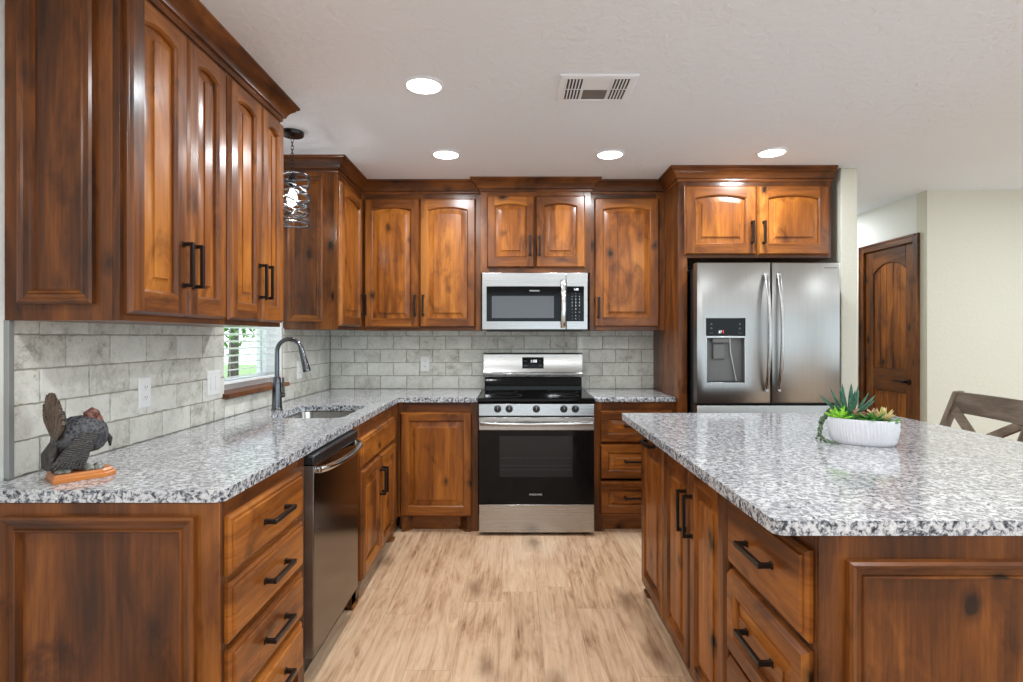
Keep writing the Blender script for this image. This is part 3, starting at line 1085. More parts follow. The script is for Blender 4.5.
def toe(F, u0, u1, parent, deep=0.07):
    mb = MB(); mb.fbox(F, u0, u1, 0.0, 0.0995, -deep - 0.016, -deep, 0)
    return obj('toe_board', mb, WH, parent, smooth=0)

LX = -0.786                       # face plane of the left run
ND = 1.513                        # near end of the left run
DL = LX - XW - 0.012
FU = FL(LX)
# drawer stack
c = base((XW + 0.012, ND, 0), 'four-drawer cabinet at the near end of the left counter with moulded end panel')
y1 = 2.108
carcass(FU, ND, y1, 0.10, BT, DL, c, top=False)
zs = [(0.678, 0.840), (0.494, 0.658), (0.310, 0.474), (0.126, 0.290)]
rails = [(ND + 0.016, 2.046, b_ - 0.004, t_ + 0.004) for b_, t_ in ((0.838, BT), (0.658, 0.678), (0.474, 0.494), (0.290, 0.310), (0.104, 0.126))]
boards(FU, [(ND, ND + 0.016, 0.10, BT), (2.046, y1, 0.0, BT)] + [(r0, r1, max(0.10, a_), min(BT, b_)) for r0, r1, a_, b_ in rails], -0.02, 0.0, 'face_frame', c)
for (a_, b_) in zs:
    d = slab_drawer(FU, ND + 0.012, 2.050, a_, b_, c)
    handle(FU, 1.800, (a_ + b_) / 2 + 0.003, 0.165, d, vert=False)
toe(FU, ND + 0.02, y1 - 0.02, c)
t = MB(); t.box(XW + 0.012, LX - 0.0005, ND - 0.012, ND - 0.0002, 0.0, BT)
obj('end_panel', t, WV, c, bevel=0.002)
moulding(FB(ND - 0.012), -1.359, -0.846, 0.09, 0.851, 0.0, c, width=0.046, proud=0.024)
# sink cabinet
c = base((XW + 0.012, 2.74, 0), 'sink cabinet with a false drawer front, right of the dishwasher')
y0, y1 = 2.724, 3.832
carcass(FU, y0, y1, 0.10, BT, DL, c, top=False)
boards(FU, [(y0, 2.86, 0.0, BT), (3.62, y1, 0.10, BT), (2.86, 3.62, 0.80, BT), (2.86, 3.62, 0.645, 0.67), (2.86, 3.62, 0.10, 0.115), (3.22, 3.262, 0.115, 0.645)], -0.02, 0.0, 'face_frame', c)
slab_drawer(FU, 2.846, 3.640, 0.663, 0.812, c).name = 'false_drawer_front'
dA = door(FU, 2.846, 3.238, 0.088, 0.648, c, stile=0.055)
dB = door(FU, 3.242, 3.640, 0.088, 0.648, c, stile=0.055)
handle(FU, 3.210, 0.500, 0.150, dA)
handle(FU, 3.270, 0.500, 0.150, dB)
toe(FU, y0 + 0.02, y1, c)
foot(FU, y0 + 0.001, 1, c, width=0.075)
foot(FU, 3.690, -1, c)
# back run, corner door cabinet
BFY = 3.832
FU = FB(BFY)
DB_ = YB - 0.012 - BFY
c = base((LX, YB - 0.012, 0), 'single-door cabinet in the back corner left of the range')
u0, u1 = LX + 0.001, -0.238
carcass(FU, u0, u1, 0.10, BT, DB_, c, top=False)
boards(FU, [(u0, -0.755, 0.10, BT), (-0.290, u1, 0.0, BT), (-0.755, -0.290, 0.80, BT), (-0.755, -0.290, 0.10, 0.125)], -0.02, 0.0, 'face_frame', c)
door(FU, -0.770, -0.278, 0.108, 0.818, c, stile=0.056, bot=0.066)
toe(FU, u0, u1 - 0.02, c, 0.05)
foot(FU, -0.764, 1, c, width=0.012, wing=0.06, deep=0.05)
foot(FU, -0.285, -1, c, width=0.03, wing=0.05, deep=0.05)
# right of the range: three drawers
c = base((0.56, YB - 0.012, 0), 'three-drawer cabinet between the range and the refrigerator')
u0, u1 = 0.552, PX0 - 0.001
carcass(FU, u0, u1, 0.10, BT, DB_, c, top=False)
boards(FU, [(u0, 0.605, 0.0, BT), (1.075, u1, 0.0, BT)] + [(0.605, 1.075, a_, b_) for a_, b_ in ((0.826, BT), (0.606, 0.626), (0.372, 0.388), (0.10, 0.135))], -0.02, 0.0, 'face_frame', c)
for a_, b_ in ((0.612, 0.830), (0.362, 0.600), (0.122, 0.348)):
    d = door(FU, 0.592, 1.088, a_, b_, c, name='drawer', stile=0.055, drawer=True)
    handle(FU, 0.84, (a_ + b_) / 2 + 0.005, 0.165, d, vert=False)
toe(FU, 0.605, 1.075, c, 0.05)
# island
IX, INY, IFY = 0.692, 1.278, 2.925
FU = FI(IX)
ID = 1.02
ISL = 'island base cabinets'
def island(y0, y1, lb):
    c = base((IX, y0, 0), lb, ISL)
    carcass(FU, y0, y1, 0.10, BT, ID, c, top=False)
    return c
c = island(INY, 1.765, 'three-drawer unit at the near end of the island with moulded end panel')
zs = [(0.624, 0.838), (0.354, 0.602), (0.105, 0.332)]
boards(FU, [(INY, INY + 0.012, 0.0, BT), (1.755, 1.765, 0.0, BT), (INY + 0.012, 1.755, 0.83, BT), (INY + 0.012, 1.755, 0.598, 0.628), (INY + 0.012, 1.755, 0.328, 0.358), (INY + 0.012, 1.755, 0.10, 0.11)], -0.02, 0.0, 'face_frame', c)
for i, (a_, b_) in enumerate(zs):
    d = slab_drawer(FU, INY + 0.012, 1.759, a_, b_, c) if i == 0 else door(FU, INY + 0.012, 1.759, a_, b_, c, name='drawer', stile=0.055, drawer=True)
    handle(FU, 1.525, (a_ + b_) / 2 + 0.008, 0.165, d, vert=False)
toe(FU, INY + 0.02, 1.765, c)
t = MB(); t.box(IX + 0.0005, 1.93, INY - 0.012, INY - 0.0002, 0.0, BT)
obj('end_panel', t, WV, c, bevel=0.002)
moulding(FB(INY - 0.012), 0.750, 1.87, 0.09, 0.828, 0.0, c, width=0.046, proud=0.024)
c = island(1.766, 2.492, 'double-door unit in the middle of the island')
boards(FU, [(1.766, 1.79, 0.10, BT), (2.47, 2.492, 0.10, BT), (1.79, 2.47, 0.83, BT), (1.79, 2.47, 0.10, 0.115), (2.11, 2.15, 0.115, 0.83)], -0.02, 0.0, 'face_frame', c)
dA = door(FU, 1.773, 2.124, 0.055, 0.845, c, stile=0.056)
dB = door(FU, 2.134, 2.487, 0.055, 0.845, c, stile=0.056)
handle(FU, 2.092, 0.660, 0.160, dA)
handle(FU, 2.166, 0.660, 0.160, dB)
toe(FU, 1.766, 2.492, c)
c = island(2.493, IFY, 'pull-out door unit at the far end of the island facing the range')
boards(FU, [(2.493, 2.515, 0.10, BT), (IFY - 0.022, IFY, 0.10, BT), (2.515, IFY - 0.022, 0.83, BT), (2.515, IFY - 0.022, 0.10, 0.115)], -0.02, 0.0, 'face_frame', c)
d = door(FU, 2.502, IFY - 0.004, 0.055, 0.845, c, stile=0.060)
handle(FU, 2.712, 0.812, 0.165, d, vert=False)
toe(FU, 2.493, IFY - 0.02, c)
foot(FU, IFY - 0.002, -1, c, width=0.06)
t = MB(); t.box(IX + 0.0005, 1.93, IFY + 0.0002, IFY + 0.012, 0.0, BT)
obj('end_panel', t, WV, c, bevel=0.002)
# seating side of the island
t = MB(); t.box(IX + ID + 0.001, 1.93, INY + 0.0002, IFY - 0.0002, 0.10, BT - 0.0005); t.box(IX + ID + 0.001, 1.90, INY + 0.02, IFY - 0.02, 0.0, 0.0998)
o = obj('island_back_cabinet', t, WV, bevel=0.003)
tag(o, 'plain wood box along the seating side of the island under the granite', 'cabinet')


# ------------------------------------------------------------------ countertops
def rounded(poly, radii, n=6):
    out = []
    k = len(poly)
    for i, p in enumerate(poly):
        r = radii[i] if i < len(radii) else 0
        p = Vector(p)
        if not r:
            out.append((p.x, p.y)); continue
        a = (Vector(poly[i - 1]) - p).normalized()
        c_ = (Vector(poly[(i + 1) % k]) - p).normalized()
        p0, p1 = p + a * r, p + c_ * r
        for j in range(n + 1):
            q = j / n
            e = p0 * (1 - q) ** 2 + p * 2 * q * (1 - q) + p1 * q ** 2
            out.append((e.x, e.y))
    return out


def slab(name, contours, z0, z1, label):
    bm = bmesh.new()
    for poly in contours:
        vs = [bm.verts.new((x, y, z1)) for x, y in poly]
        for i in range(len(vs)):
            bm.edges.new((vs[i], vs[(i + 1) % len(vs)]))
    bmesh.ops.triangle_fill(bm, use_beauty=True, use_dissolve=False, edges=bm.edges[:])
    top = bm.faces[:]
    r = bmesh.ops.extrude_face_region(bm, geom=top)
    bmesh.ops.translate(bm, vec=(0, 0, z0 - z1), verts=[g for g in r['geom'] if isinstance(g, bmesh.types.BMVert)])
    bmesh.ops.recalc_face_normals(bm, faces=bm.faces)
    for f in bm.faces:
        f.material_index = 1 if abs(f.normal.z) < 0.5 else 0
        f.smooth = True
    me = bpy.data.meshes.new(name)
    bm.to_mesh(me)
    bm.free()
    me.set_sharp_from_angle(angle=radians(40))
    me.materials.append(GRANITE)
    me.materials.append(GRANITE_EDGE)
    o = bpy.data.objects.new(name, me)
    C.objects.link(o)
    md = o.modifiers.new('bevel', 'BEVEL')
    md.width = 0.009
    md.segments = 3
    md.limit_method = 'ANGLE'
    md.angle_limit = radians(50)
    md.material = 1
    return tag(o, label, 'countertop', 'granite countertops')

SX0, SX1, SY0, SY1 = -1.262, -0.868, 2.83, 3.36
LSX = -0.776
left = rounded([(XW + 0.0135, 1.498), (LSX, 1.498), (LSX, 3.800), (-0.240, 3.800), (-0.240, YB - 0.0135), (XW + 0.0135, YB - 0.0135)], [0, 0.03, 0, 0, 0, 0])
hole = rounded([(SX0, SY0), (SX1, SY0), (SX1, SY1), (SX0, SY1)], [0.07] * 4, 8)
slab('countertop', [left, hole], CT - SLAB, CT, 'L-shaped speckled granite counter holding the sink along the left and back walls')
slab('countertop', [[(0.553, 3.800), (1.108, 3.800), (1.108, YB - 0.0135), (0.553, YB - 0.0135)]], CT - SLAB, CT, 'small speckled granite counter right of the range')
slab('countertop', [rounded([(0.585, 1.250), (1.99, 1.250), (1.99, 3.025), (0.585, 3.025)], [0.03, 0.03, 0.02, 0.02])], CT - SLAB, CT, 'large speckled granite top of the island under the succulent bowl')

# ------------------------------------------------------------------ sink and faucet
s = thing('sink', ((SX0 + SX1) / 2, (SY0 + SY1) / 2, CT - 0.24), 'stainless undermount sink set in the granite below the window', 'sink')
t = MB()
def sink_fn(d):
    return rounded([(SX0 - 0.006 + d, SY0 - 0.006 + d), (SX1 + 0.006 - d, SY0 - 0.006 + d), (SX1 + 0.006 - d, SY1 + 0.006 - d), (SX0 - 0.006 + d, SY1 + 0.006 - d)], [max(0.02, 0.07 - abs(d) * 0.3)] * 4, 6)
Ff = lambda u, v, w: Vector((u, v, w))
zt = CT - SLAB - 0.001
t.loops(Ff, sink_fn, [(-0.012, zt - 0.002), (-0.012, zt), (0.0, zt), (0.003, zt - 0.006), (0.008, zt - 0.17), (0.022, zt - 0.195), (0.05, zt - 0.20)])
obj('basin', t, SINKM, s, recalc=False)
t = MB(); t.lathe(((SX0 + SX1) / 2, (SY0 + SY1) / 2, zt - 0.2), [(0.043, 0.0), (0.043, 0.003), (0.036, 0.004), (0.030, 0.001)], 24)
obj('drain', t, CHROME, s)
fx, fy = -1.326, 3.146
f_ = thing('faucet', (fx, fy, CT), 'tall dark gooseneck pull-down faucet behind the sink', 'faucet')
t = MB(); t.lathe((fx, fy, CT), [(0.031, 0.0), (0.031, 0.006), (0.029, 0.010), (0.0285, 0.02), (0.024, 0.13), (0.0215, 0.178), (0.0195, 0.183), (0.014, 0.187)], 24)
obj('body', t, SLATE, f_)
t = MB()
pts = [(fx, fy, CT + 0.18), (fx, fy, CT + 0.30)]
R_, cx_, cz_ = 0.069, fx + 0.069, CT + 0.326
for i in range(0, 15):
    a_ = pi - i * (pi - 0.42) / 14
    pts.append((cx_ + R_ * cos(a_), fy, cz_ + R_ * 1.05 * sin(a_)))
ex, ez = pts[-1][0], pts[-1][2]
dxn, dzn = pts[-1][0] - pts[-2][0], pts[-1][2] - pts[-2][2]
ln = math.hypot(dxn, dzn); dxn, dzn = dxn / ln, dzn / ln
t.tube(pts, 0.0125, 14)
obj('spout', t, SLATE, f_)
t = MB()
dxn, dzn = 0.26, -0.965
hp = [(ex + dxn * q, fy, ez + dzn * q) for q in (-0.004, 0.006, 0.010, 0.06, 0.105, 0.136, 0.145)]
t.tube(hp, [0.0135, 0.0150, 0.0152, 0.0165, 0.0195, 0.0215, 0.0200], 16)
sp = obj('spray_head', t, SLATE, f_)
t = MB()
t.tube([(fx + 0.016, fy, CT + 0.085), (fx + 0.042, fy, CT + 0.085)], [0.016, 0.0145], 14)
t.obox((fx + 0.037, fy, CT + 0.075), (fx + 0.034, fy, CT + 0.183), 0.014, 0.010, up=(1, 0, 0))
obj('lever', t, SLATE, f_, bevel=0.001)

# ------------------------------------------------------------------ dishwasher
dw = thing('dishwasher', (XW + 0.2, 2.41, 0), 'dark stainless dishwasher with a curved bar handle between drawers and sink', 'dishwasher')
y0, y1, xf = 2.112, 2.720, -0.752
t = MB(); t.box(XW + 0.05, -0.80, y0 + 0.004, y1 - 0.004, 0.10, BT - 0.004)
obj('tub', t, DARKGREY, dw, smooth=0)
t = MB(); t.box(-0.798, xf, y0 + 0.003, y1 - 0.003, 0.118, 0.842)
dd = obj('door', t, DARKSTEEL, dw, bevel=0.004)
t = MB(); t.box(-0.798, xf + 0.0005, y0 + 0.003, y1 - 0.003, 0.8425, 0.880)
lab(obj('control_panel', t, BLACKPL, dw, bevel=0.006), 'black control strip')
t = MB(); t.box(-0.7985, xf - 0.003, y0 - 0.001, y0 + 0.0028, 0.118, 0.842)
obj('door_edge', t, STEELV, dw, smooth=0)
t = MB()
pts = []
for i in range(17):
    q = i / 16
    pts.append((xf + 0.012 + 0.040 * (sin(pi * q) ** 0.6), y0 + 0.03 + (y1 - y0 - 0.06) * q, 0.822))
t.tube(pts, 0.0125, 12, flat=1.1)
for q in (0, 16):
    p = pts[q]
    t.tube([(xf - 0.001, p[1], p[2]), (p[0] + 0.004, p[1], p[2])], 0.013, 12)
obj('handle', t, CHROME, dd)
t = MB(); t.box(-0.845, -0.825, y0 + 0.004, y1 - 0.004, 0.0, 0.1)
obj('toe_plate', t, BLACKPL, dw, smooth=0)

# ------------------------------------------------------------------ range
rg = thing('range', (0.156, 4.1, 0), 'freestanding stainless electric range with a black glass oven door', 'stove')
RX0, RX1, RY = -0.231, 0.545, 3.744
F = FB(RY)
t = MB(); t.box(RX0 + 0.004, RX1 - 0.004, RY + 0.045, 4.40, 0.03, 0.884)
for x_ in (RX0 + 0.04, RX1 - 0.04):
    for y_ in (RY + 0.07, 4.36):
        t.lathe((x_, y_, 0.0), [(0.016, 0), (0.016, 0.031)], 10)
obj('body', t, DARKGREY, rg, smooth=30)
t = MB()
t.fprism(FL(RX0), [(3.756, 0.893), (3.750, 0.900), (3.750, 0.912), (3.756, 0.920), (4.325, 0.922), (4.325, 0.886), (3.80, 0.886)], 0, RX1 - RX0)
ck = obj('cooktop', t, BLACKGLASS, rg, bevel=0.002)
for (x_, y_, r_) in ((-0.05, 3.92, 0.11), (0.37, 3.92, 0.09), (-0.05, 4.18, 0.08), (0.37, 4.18, 0.11)):
    t = MB()
    t.tube([(x_ + r_ * cos(a_), y_ + r_ * sin(a_), 0.9221) for a_ in [2 * pi * i / 36 for i in range(36)]], 0.0012, 5, closed=True)
    obj('burner_ring', t, DARKGREY, ck)
t = MB()
t.fprism(FL(RX0), [(3.748, 0.803), (3.752, 0.8005), (3.80, 0.8005), (3.80, 0.8845), (3.766, 0.8845), (3.754, 0.881)], 0.002, RX1 - RX0 - 0.002)
cp = obj('control_panel', t, STEEL, rg, bevel=0.002)
for px_ in (376, 413, 500, 588, 625):
    kx = (px_ / 3.197 + 380 - 513) / 149.6
    t = MB()
    t.lathe((kx, 3.752, 0.848), [(0.025, -0.002), (0.025, 0.004), (0.021, 0.007), (0.0195, 0.024), (0.017, 0.026)], 24, axis='y')
    t.box(kx - 0.0035, kx + 0.0035, 3.722, 3.728, 0.832, 0.866)
    k_ = obj('knob', t, BLACKPL, cp, bevel=0.0006)
    t = MB(); t.box(kx - 0.0012, kx + 0.0012, 3.7213, 3.7222, 0.850, 0.865)
    obj('pointer', t, MARK, k_, smooth=0)
# oven door: steel head, black glass, window, handle
t = MB(); t.fbox(F, RX0 + 0.002, RX1 - 0.002, 0.706, 0.792, -0.042, 0.0)
dh = obj('oven_door', t, STEEL, rg, bevel=0.003)
t = MB(); t.fbox(F, RX0 + 0.002, RX1 - 0.002, 0.214, 0.7055, -0.042, 0.0)
gl = lab(obj('glass_front', t, BLACKGLASS, dh, bevel=0.002), 'black glass oven front')
t = MB(); t.fbox(F, -0.090, 0.398, 0.395, 0.668, 0.0004, 0.0012)
ow = obj('oven_window', t, OVENWIN, dh, smooth=0)
t = MB()
t.tube([F(RX0 + 0.018 + (RX1 - RX0 - 0.036) * i / 20, 0.752, 0.018 + 0.030 * sin(pi * i / 20) ** 0.55) for i in range(21)], 0.0125, 12)
for x_ in (RX0 + 0.026, RX1 - 0.026):
    t.fbox(F, x_ - 0.014, x_ + 0.014, 0.740, 0.764, -0.001, 0.026)
obj('handle', t, STEEL, dh, bevel=0.003)
text(F, 'FRIGIDAIRE', 0.152, 0.276, 0.0004, 0.017, MARK, dh)
for zz in (0.44, 0.47, 0.52):
    t = MB(); t.fbox(F, -0.082, 0.390, zz, zz + 0.003, 0.0013, 0.0016)
    obj('rack_line', t, DARKGREY, ow, smooth=0)
t = MB(); t.fbox(F, RX0 + 0.002, RX1 - 0.002, 0.022, 0.210, -0.042, 0.0)
obj('storage_drawer', t, STEEL, rg, bevel=0.004)
# backguard
t = MB()
t.fprism(FL(RX0), [(4.330, 0.922), (4.348, 1.018), (4.40, 1.018), (4.40, 0.86), (4.330, 0.86)], 0.012, RX1 - RX0 - 0.012)
lab(obj('backguard_base', t, BLACKGLASS, rg, bevel=0.003), 'black lower strip of the backguard')
t = MB()
t.fprism(FL(RX0), [(4.330, 1.019), (4.326, 1.046), (4.336, 1.062), (4.348, 1.195), (4.358, 1.206), (4.40, 1.206), (4.40, 1.019)], 0.000, RX1 - RX0 - 0.004)
bg = obj('backguard', t, STEEL, rg, bevel=0.003)
sl_ = (4.348 - 4.336) / (1.195 - 1.062)
FBG = lambda u, v, w=0.0: Vector((u, 4.336 + (v - 1.062) * sl_ - w, v))
t = MB()
vs = [FBG(u, v, w) for w in (-0.001, 0.0015) for u, v in ((0.072, 1.086), (0.238, 1.086), (0.238, 1.173), (0.072, 1.173))]
t.add(vs, [(3, 2, 1, 0), (4, 5, 6, 7), (0, 1, 5, 4), (1, 2, 6, 5), (2, 3, 7, 6), (3, 0, 4, 7)])
dp = obj('display', t, BLACKGLASS, bg, smooth=0)
text(FBG, '1:08', 0.160, 1.142, 0.0016, 0.030, DIGIT, dp, 'clock_digits')
for u_, v_, s_ in ((0.098, 1.143, 'BAKE'), (0.098, 1.108, 'BROIL'), (0.210, 1.143, 'ON'), (0.210, 1.108, 'OFF'), (0.135, 1.108, '+'), (0.155, 1.108, '0'), (0.175, 1.108, '-')):
    text(FBG, s_, u_, v_, 0.0016, 0.010, MARKDIM, dp, 'button_print')

# ------------------------------------------------------------------ microwave
mw = thing('microwave', (0.156, YB - 0.01, 1.378), 'stainless over-the-range microwave mounted under the short cabinet', 'microwave')
AX0, AX1, AY, AZ0, AZ1 = -0.222, 0.533, 3.986, 1.380, 1.788
F = FB(AY)
t = MB(); t.box(AX0 + 0.003, AX1 - 0.003, AY + 0.035, YB - 0.012, AZ0, AZ1)
obj('body', t, DARKGREY, mw, bevel=0.003)
du = lambda p: (p / 7.869 + 470 - 513) / 140.5
dv = lambda p: EYE + (337 - (p / 7.869 + 260)) / 140.5
t = MB(); t.fbox(F, AX0, du(756), AZ0 + 0.002, AZ1, -0.034, 0.0)
md_ = obj('door', t, STEEL, mw, bevel=0.004)
t = MB(); t.fbox(F, du(758), AX1, AZ0 + 0.002, AZ1, -0.034, 0.0)
mc = obj('control_panel', t, STEEL, mw, bevel=0.004)
t = MB(); t.fbox(F, du(130), du(752), dv(483), dv(207), 0.0003, 0.0018)
mg = lab(obj('glass_front', t, BLACKGLASS, md_, smooth=0), 'black glass door front')
t = MB(); t.fbox(F, du(172), du(660), dv(457), dv(283), 0.0018, 0.0024)
obj('window', t, MICROWIN, md_, smooth=0)
text(F, 'FRIGIDAIRE', du(508), dv(243), 0.0019, 0.014, MARK, md_)
t = MB(); t.fbox(F, du(760), du(897), dv(483), dv(207), 0.0003, 0.0018)
kp = lab(obj('keypad', t, BLACKGLASS, mc, smooth=0), 'black glass keypad')
text(F, '1:08', du(835), dv(232), 0.0019, 0.020, DIGIT, mc, 'clock_digits')
rows = ['= = =', '7 8 9', '4 5 6', '1 2 3', '- 0 -', '+ 30 +']
ky = [262, 287, 310, 335, 360, 386, 412, 440, 462]
kt = [('-', '-', '-'), ('+', '+', '+'), ('1', '2', '3'), ('4', '5', '6'), ('7', '8', '9'), ('-', '0', '-'), ('-', '=', '='), ('-', '+', '-'), ('-', 'o', '-')]
for yy, tr in zip(ky, kt):
    for xx, ch in zip((803, 832, 861), tr):
        text(F, ch, du(xx), dv(yy), 0.0019, 0.015, MARK, mc, 'key_print')
t = MB()
hx = du(731)
hz0, hz1 = dv(532), dv(160)
t.tube([F(hx, hz0 + (hz1 - hz0) * i / 16, 0.012 + 0.030 * sin(pi * i / 16) ** 0.5) for i in range(17)], 0.016, 12, flat=0.45, up=(0, -1, 0))
for zz in (hz0 + 0.012, hz1 - 0.012):
    t.fbox(F, hx - 0.010, hx + 0.010, zz - 0.010, zz + 0.010, -0.001, 0.018)
obj('handle', t, CHROME, md_, bevel=0.001)
t = MB(); t.fbox(F, AX0 + 0.03, AX1 - 0.03, AZ0 - 0.010, AZ0 + 0.001, -0.30, -0.02)
obj('vent_underside', t, BLACKPL, mw, bevel=0.003)

# ------------------------------------------------------------------ refrigerator
fr = thing('refrigerator', (1.63, 4.05, 0), 'stainless french-door refrigerator with a water and ice dispenser', 'refrigerator')
QX0, QX1, QY = 1.178, 2.100, 3.590
QS = 560 / QY
qu = lambda px: (px - 513) / QS
qv = lambda py: EYE + (337 - py) / QS
t = MB(); t.box(QX0 + 0.022, QX1 - 0.016, QY + 0.075, 4.40, 0.012, 1.782)
t.box(QX0 + 0.03, QX0 + 0.16, QY + 0.01, QY + 0.12, 1.7825, 1.805); t.box(QX1 - 0.16, QX1 - 0.03, QY + 0.01, QY + 0.12, 1.7825, 1.805)
obj('body', t, DARKGREY, fr, bevel=0.003)
F = FB(QY)
gap = qu(771.4)
dt, db_ = 1.808, 0.905
dc0, dc1, dz_0, dz_1 = qu(706), qu(745.5), qv(383.5), qv(318)
t = MB()
A0, A1 = QX0, gap - 0.003
for u0, u1, v0, v1 in ((A0, dc0, db_, dt), (dc1, A1, db_, dt), (dc0, dc1, db_, dz_0), (dc0, dc1, dz_1, dt)):
    t.fbox(F, u0, u1, v0, v1, -0.068, 0.0)
# join the four boards into one shell: a ring front with a hole
t = MB()
outer = [(A0, db_), (A1, db_), (A1, dt), (A0, dt)]
inner = [(dc0, dz_0), (dc1, dz_0), (dc1, dz_1), (dc0, dz_1)]
r = 0.012
def ring_pts(poly, w): return [F(u, v, w) for u, v in poly]
def inset(poly, d): 
    (a0, b0), _, (a1, b1), _ = poly
    return [(a0 + d, b0 + d), (a1 - d, b0 + d), (a1 - d, b1 - d), (a0 + d, b1 - d)]
R_list = [ring_pts(outer, -0.068), ring_pts(outer, -r), ring_pts(inset(outer, r * 0.3), -r * 0.3), ring_pts(inset(outer, r), 0.0), ring_pts(inner, 0.0), ring_pts(inner, -0.055)]
o0 = [p for rr in R_list for p in rr]
fs = []
for i in range(len(R_list) - 1):
    for j in range(4):
        fs.append((i * 4 + j, i * 4 + (j + 1) % 4, (i + 1) * 4 + (j + 1) % 4, (i + 1) * 4 + j))
fs.append((3, 2, 1, 0))
fs.append((20, 21, 22, 23))
t.add(o0, fs)
dl = obj('door', t, STEELV, fr, smooth=40)
t = MB(); t.loops(F, rect_fn(gap + 0.003, QX1, db_, dt), [(0, -0.068), (0, -r), (r * 0.3, -r * 0.3), (r, 0.0)])
t.f.append([0, 1, 2, 3]); t.m.append(0)
dr = obj('door', t, STEELV, fr, smooth=40)
# dispenser
zc = qv(336)
t = MB(); t.fbox(F, dc0 + 0.004, dc1 - 0.004, zc + 0.001, dz_1 - 0.003, -0.05, -0.002)
cp = lab(obj('dispenser_display', t, BLACKGLASS, dl, bevel=0.002), 'glossy black dispenser control panel')
cw_ = dc1 - dc0
for u_, v_, s_ in ((0.14, 0.62, '^'), (0.14, 0.38, '^'), (0.14, 0.18, '---'), (0.86, 0.62, '^'), (0.86, 0.38, '^'), (0.86, 0.18, '---')):
    text(F, s_, dc0 + cw_ * u_, zc + (dz_1 - zc) * v_, -0.0017, 0.030 if s_ == '^' else 0.022, MARKDIM, dl, 'button_print')
text(F, '37', dc0 + cw_ * 0.36, zc + (dz_1 - zc) * 0.22, -0.0017, 0.022, DIGIT, dl, 'temperature_digits')
t = MB(); t.fbox(F, dc0 + cw_ * 0.43, dc0 + cw_ * 0.45, zc + (dz_1 - zc) * 0.15, zc + (dz_1 - zc) * 0.32, -0.0018, -0.0014)
obj('indicator', t, REDLED, dl, smooth=0)
t = MB()
for u0, u1, v0, v1 in ((dc0, dc1, zc - 0.012, zc), (dc0, dc0 + 0.006, dz_0, zc - 0.012), (dc1 - 0.006, dc1, dz_0, zc - 0.012), (dc0 + 0.006, dc1 - 0.006, dz_0, dz_0 + 0.006)):
    t.fbox(F, u0, u1, v0, v1, -0.053, 0.002)
obj('dispenser_trim', t, STEEL, dl, bevel=0.001)
t = MB(); t.fbox(F, dc0 + 0.006, dc1 - 0.006, dz_0 + 0.006, zc - 0.012, -0.0545, -0.050)
lab(obj('dispenser_recess', t, GREYPL, dl, smooth=0), 'grey back of the dispenser recess')
t = MB()
t.fbox(F, dc0 + cw_ * 0.18, dc0 + cw_ * 0.62, zc - 0.045, zc - 0.012, -0.049, -0.012)
t.fbox(F, dc0 + cw_ * 0.22, dc0 + cw_ * 0.52, zc - 0.150, zc - 0.050, -0.040, -0.026)
obj('ice_paddle', t, GREYPL, dl, bevel=0.006)
t = MB()
t.tube([F(dc0 + cw_ * 0.66, zc - 0.014, -0.036), F(dc0 + cw_ * 0.67, zc - 0.10, -0.036), F(dc0 + cw_ * 0.82, dz_0 + 0.008, -0.03)], 0.005, 8)
obj('water_tube', t, CHROME, dl)
t = MB(); t.fbox(F, dc0 + 0.008, dc1 - 0.008, dz_0 + 0.0065, dz_0 + 0.014, -0.049, -0.006)
obj('drip_tray', t, BLACKPL, dl, bevel=0.001)
for dd_, hx in ((dl, qu(765.5)), (dr, qu(778.0))):
    t = MB()
    z0_, z1_ = qv(391), qv(274)
    t.tube([F(hx, z0_ + (z1_ - z0_) * i / 24, 0.008 + 0.055 * sin(pi * i / 24) ** 0.7) for i in range(25)], 0.0125, 12, flat=0.75, up=(0, -1, 0))
    for zz in (z0_ + 0.012, z1_ - 0.012):
        t.fbox(F, hx - 0.010, hx + 0.010, zz - 0.014, zz + 0.014, -0.001, 0.022)
    obj('handle', t, STEEL, dd_, bevel=0.002)
t = MB(); t.fbox(F, qu(824), qu(837), qv(268.4), qv(267.2), 0.0001, 0.0008)
obj('badge', t, GREYPL, dr, smooth=0)
t = MB(); t.loops(F, rect_fn(QX0, QX1, 0.06, 0.893), [(0, -0.068), (0, -r), (r * 0.3, -r * 0.3), (r, 0.0)])
t.f.append([0, 1, 2, 3]); t.m.append(0)
fd = obj('freezer_drawer', t, STEELV, fr, smooth=40)
t = MB()
t.tube([F(QX0 + 0.08 + (QX1 - QX0 - 0.16) * i / 20, 0.80, 0.008 + 0.05 * sin(pi * i / 20) ** 0.6) for i in range(21)], 0.0125, 12)
for x_ in (QX0 + 0.09, QX1 - 0.09):
    t.fbox(F, x_ - 0.014, x_ + 0.014, 0.79, 0.81, -0.001, 0.02)
obj('handle', t, STEEL, fd, bevel=0.002)

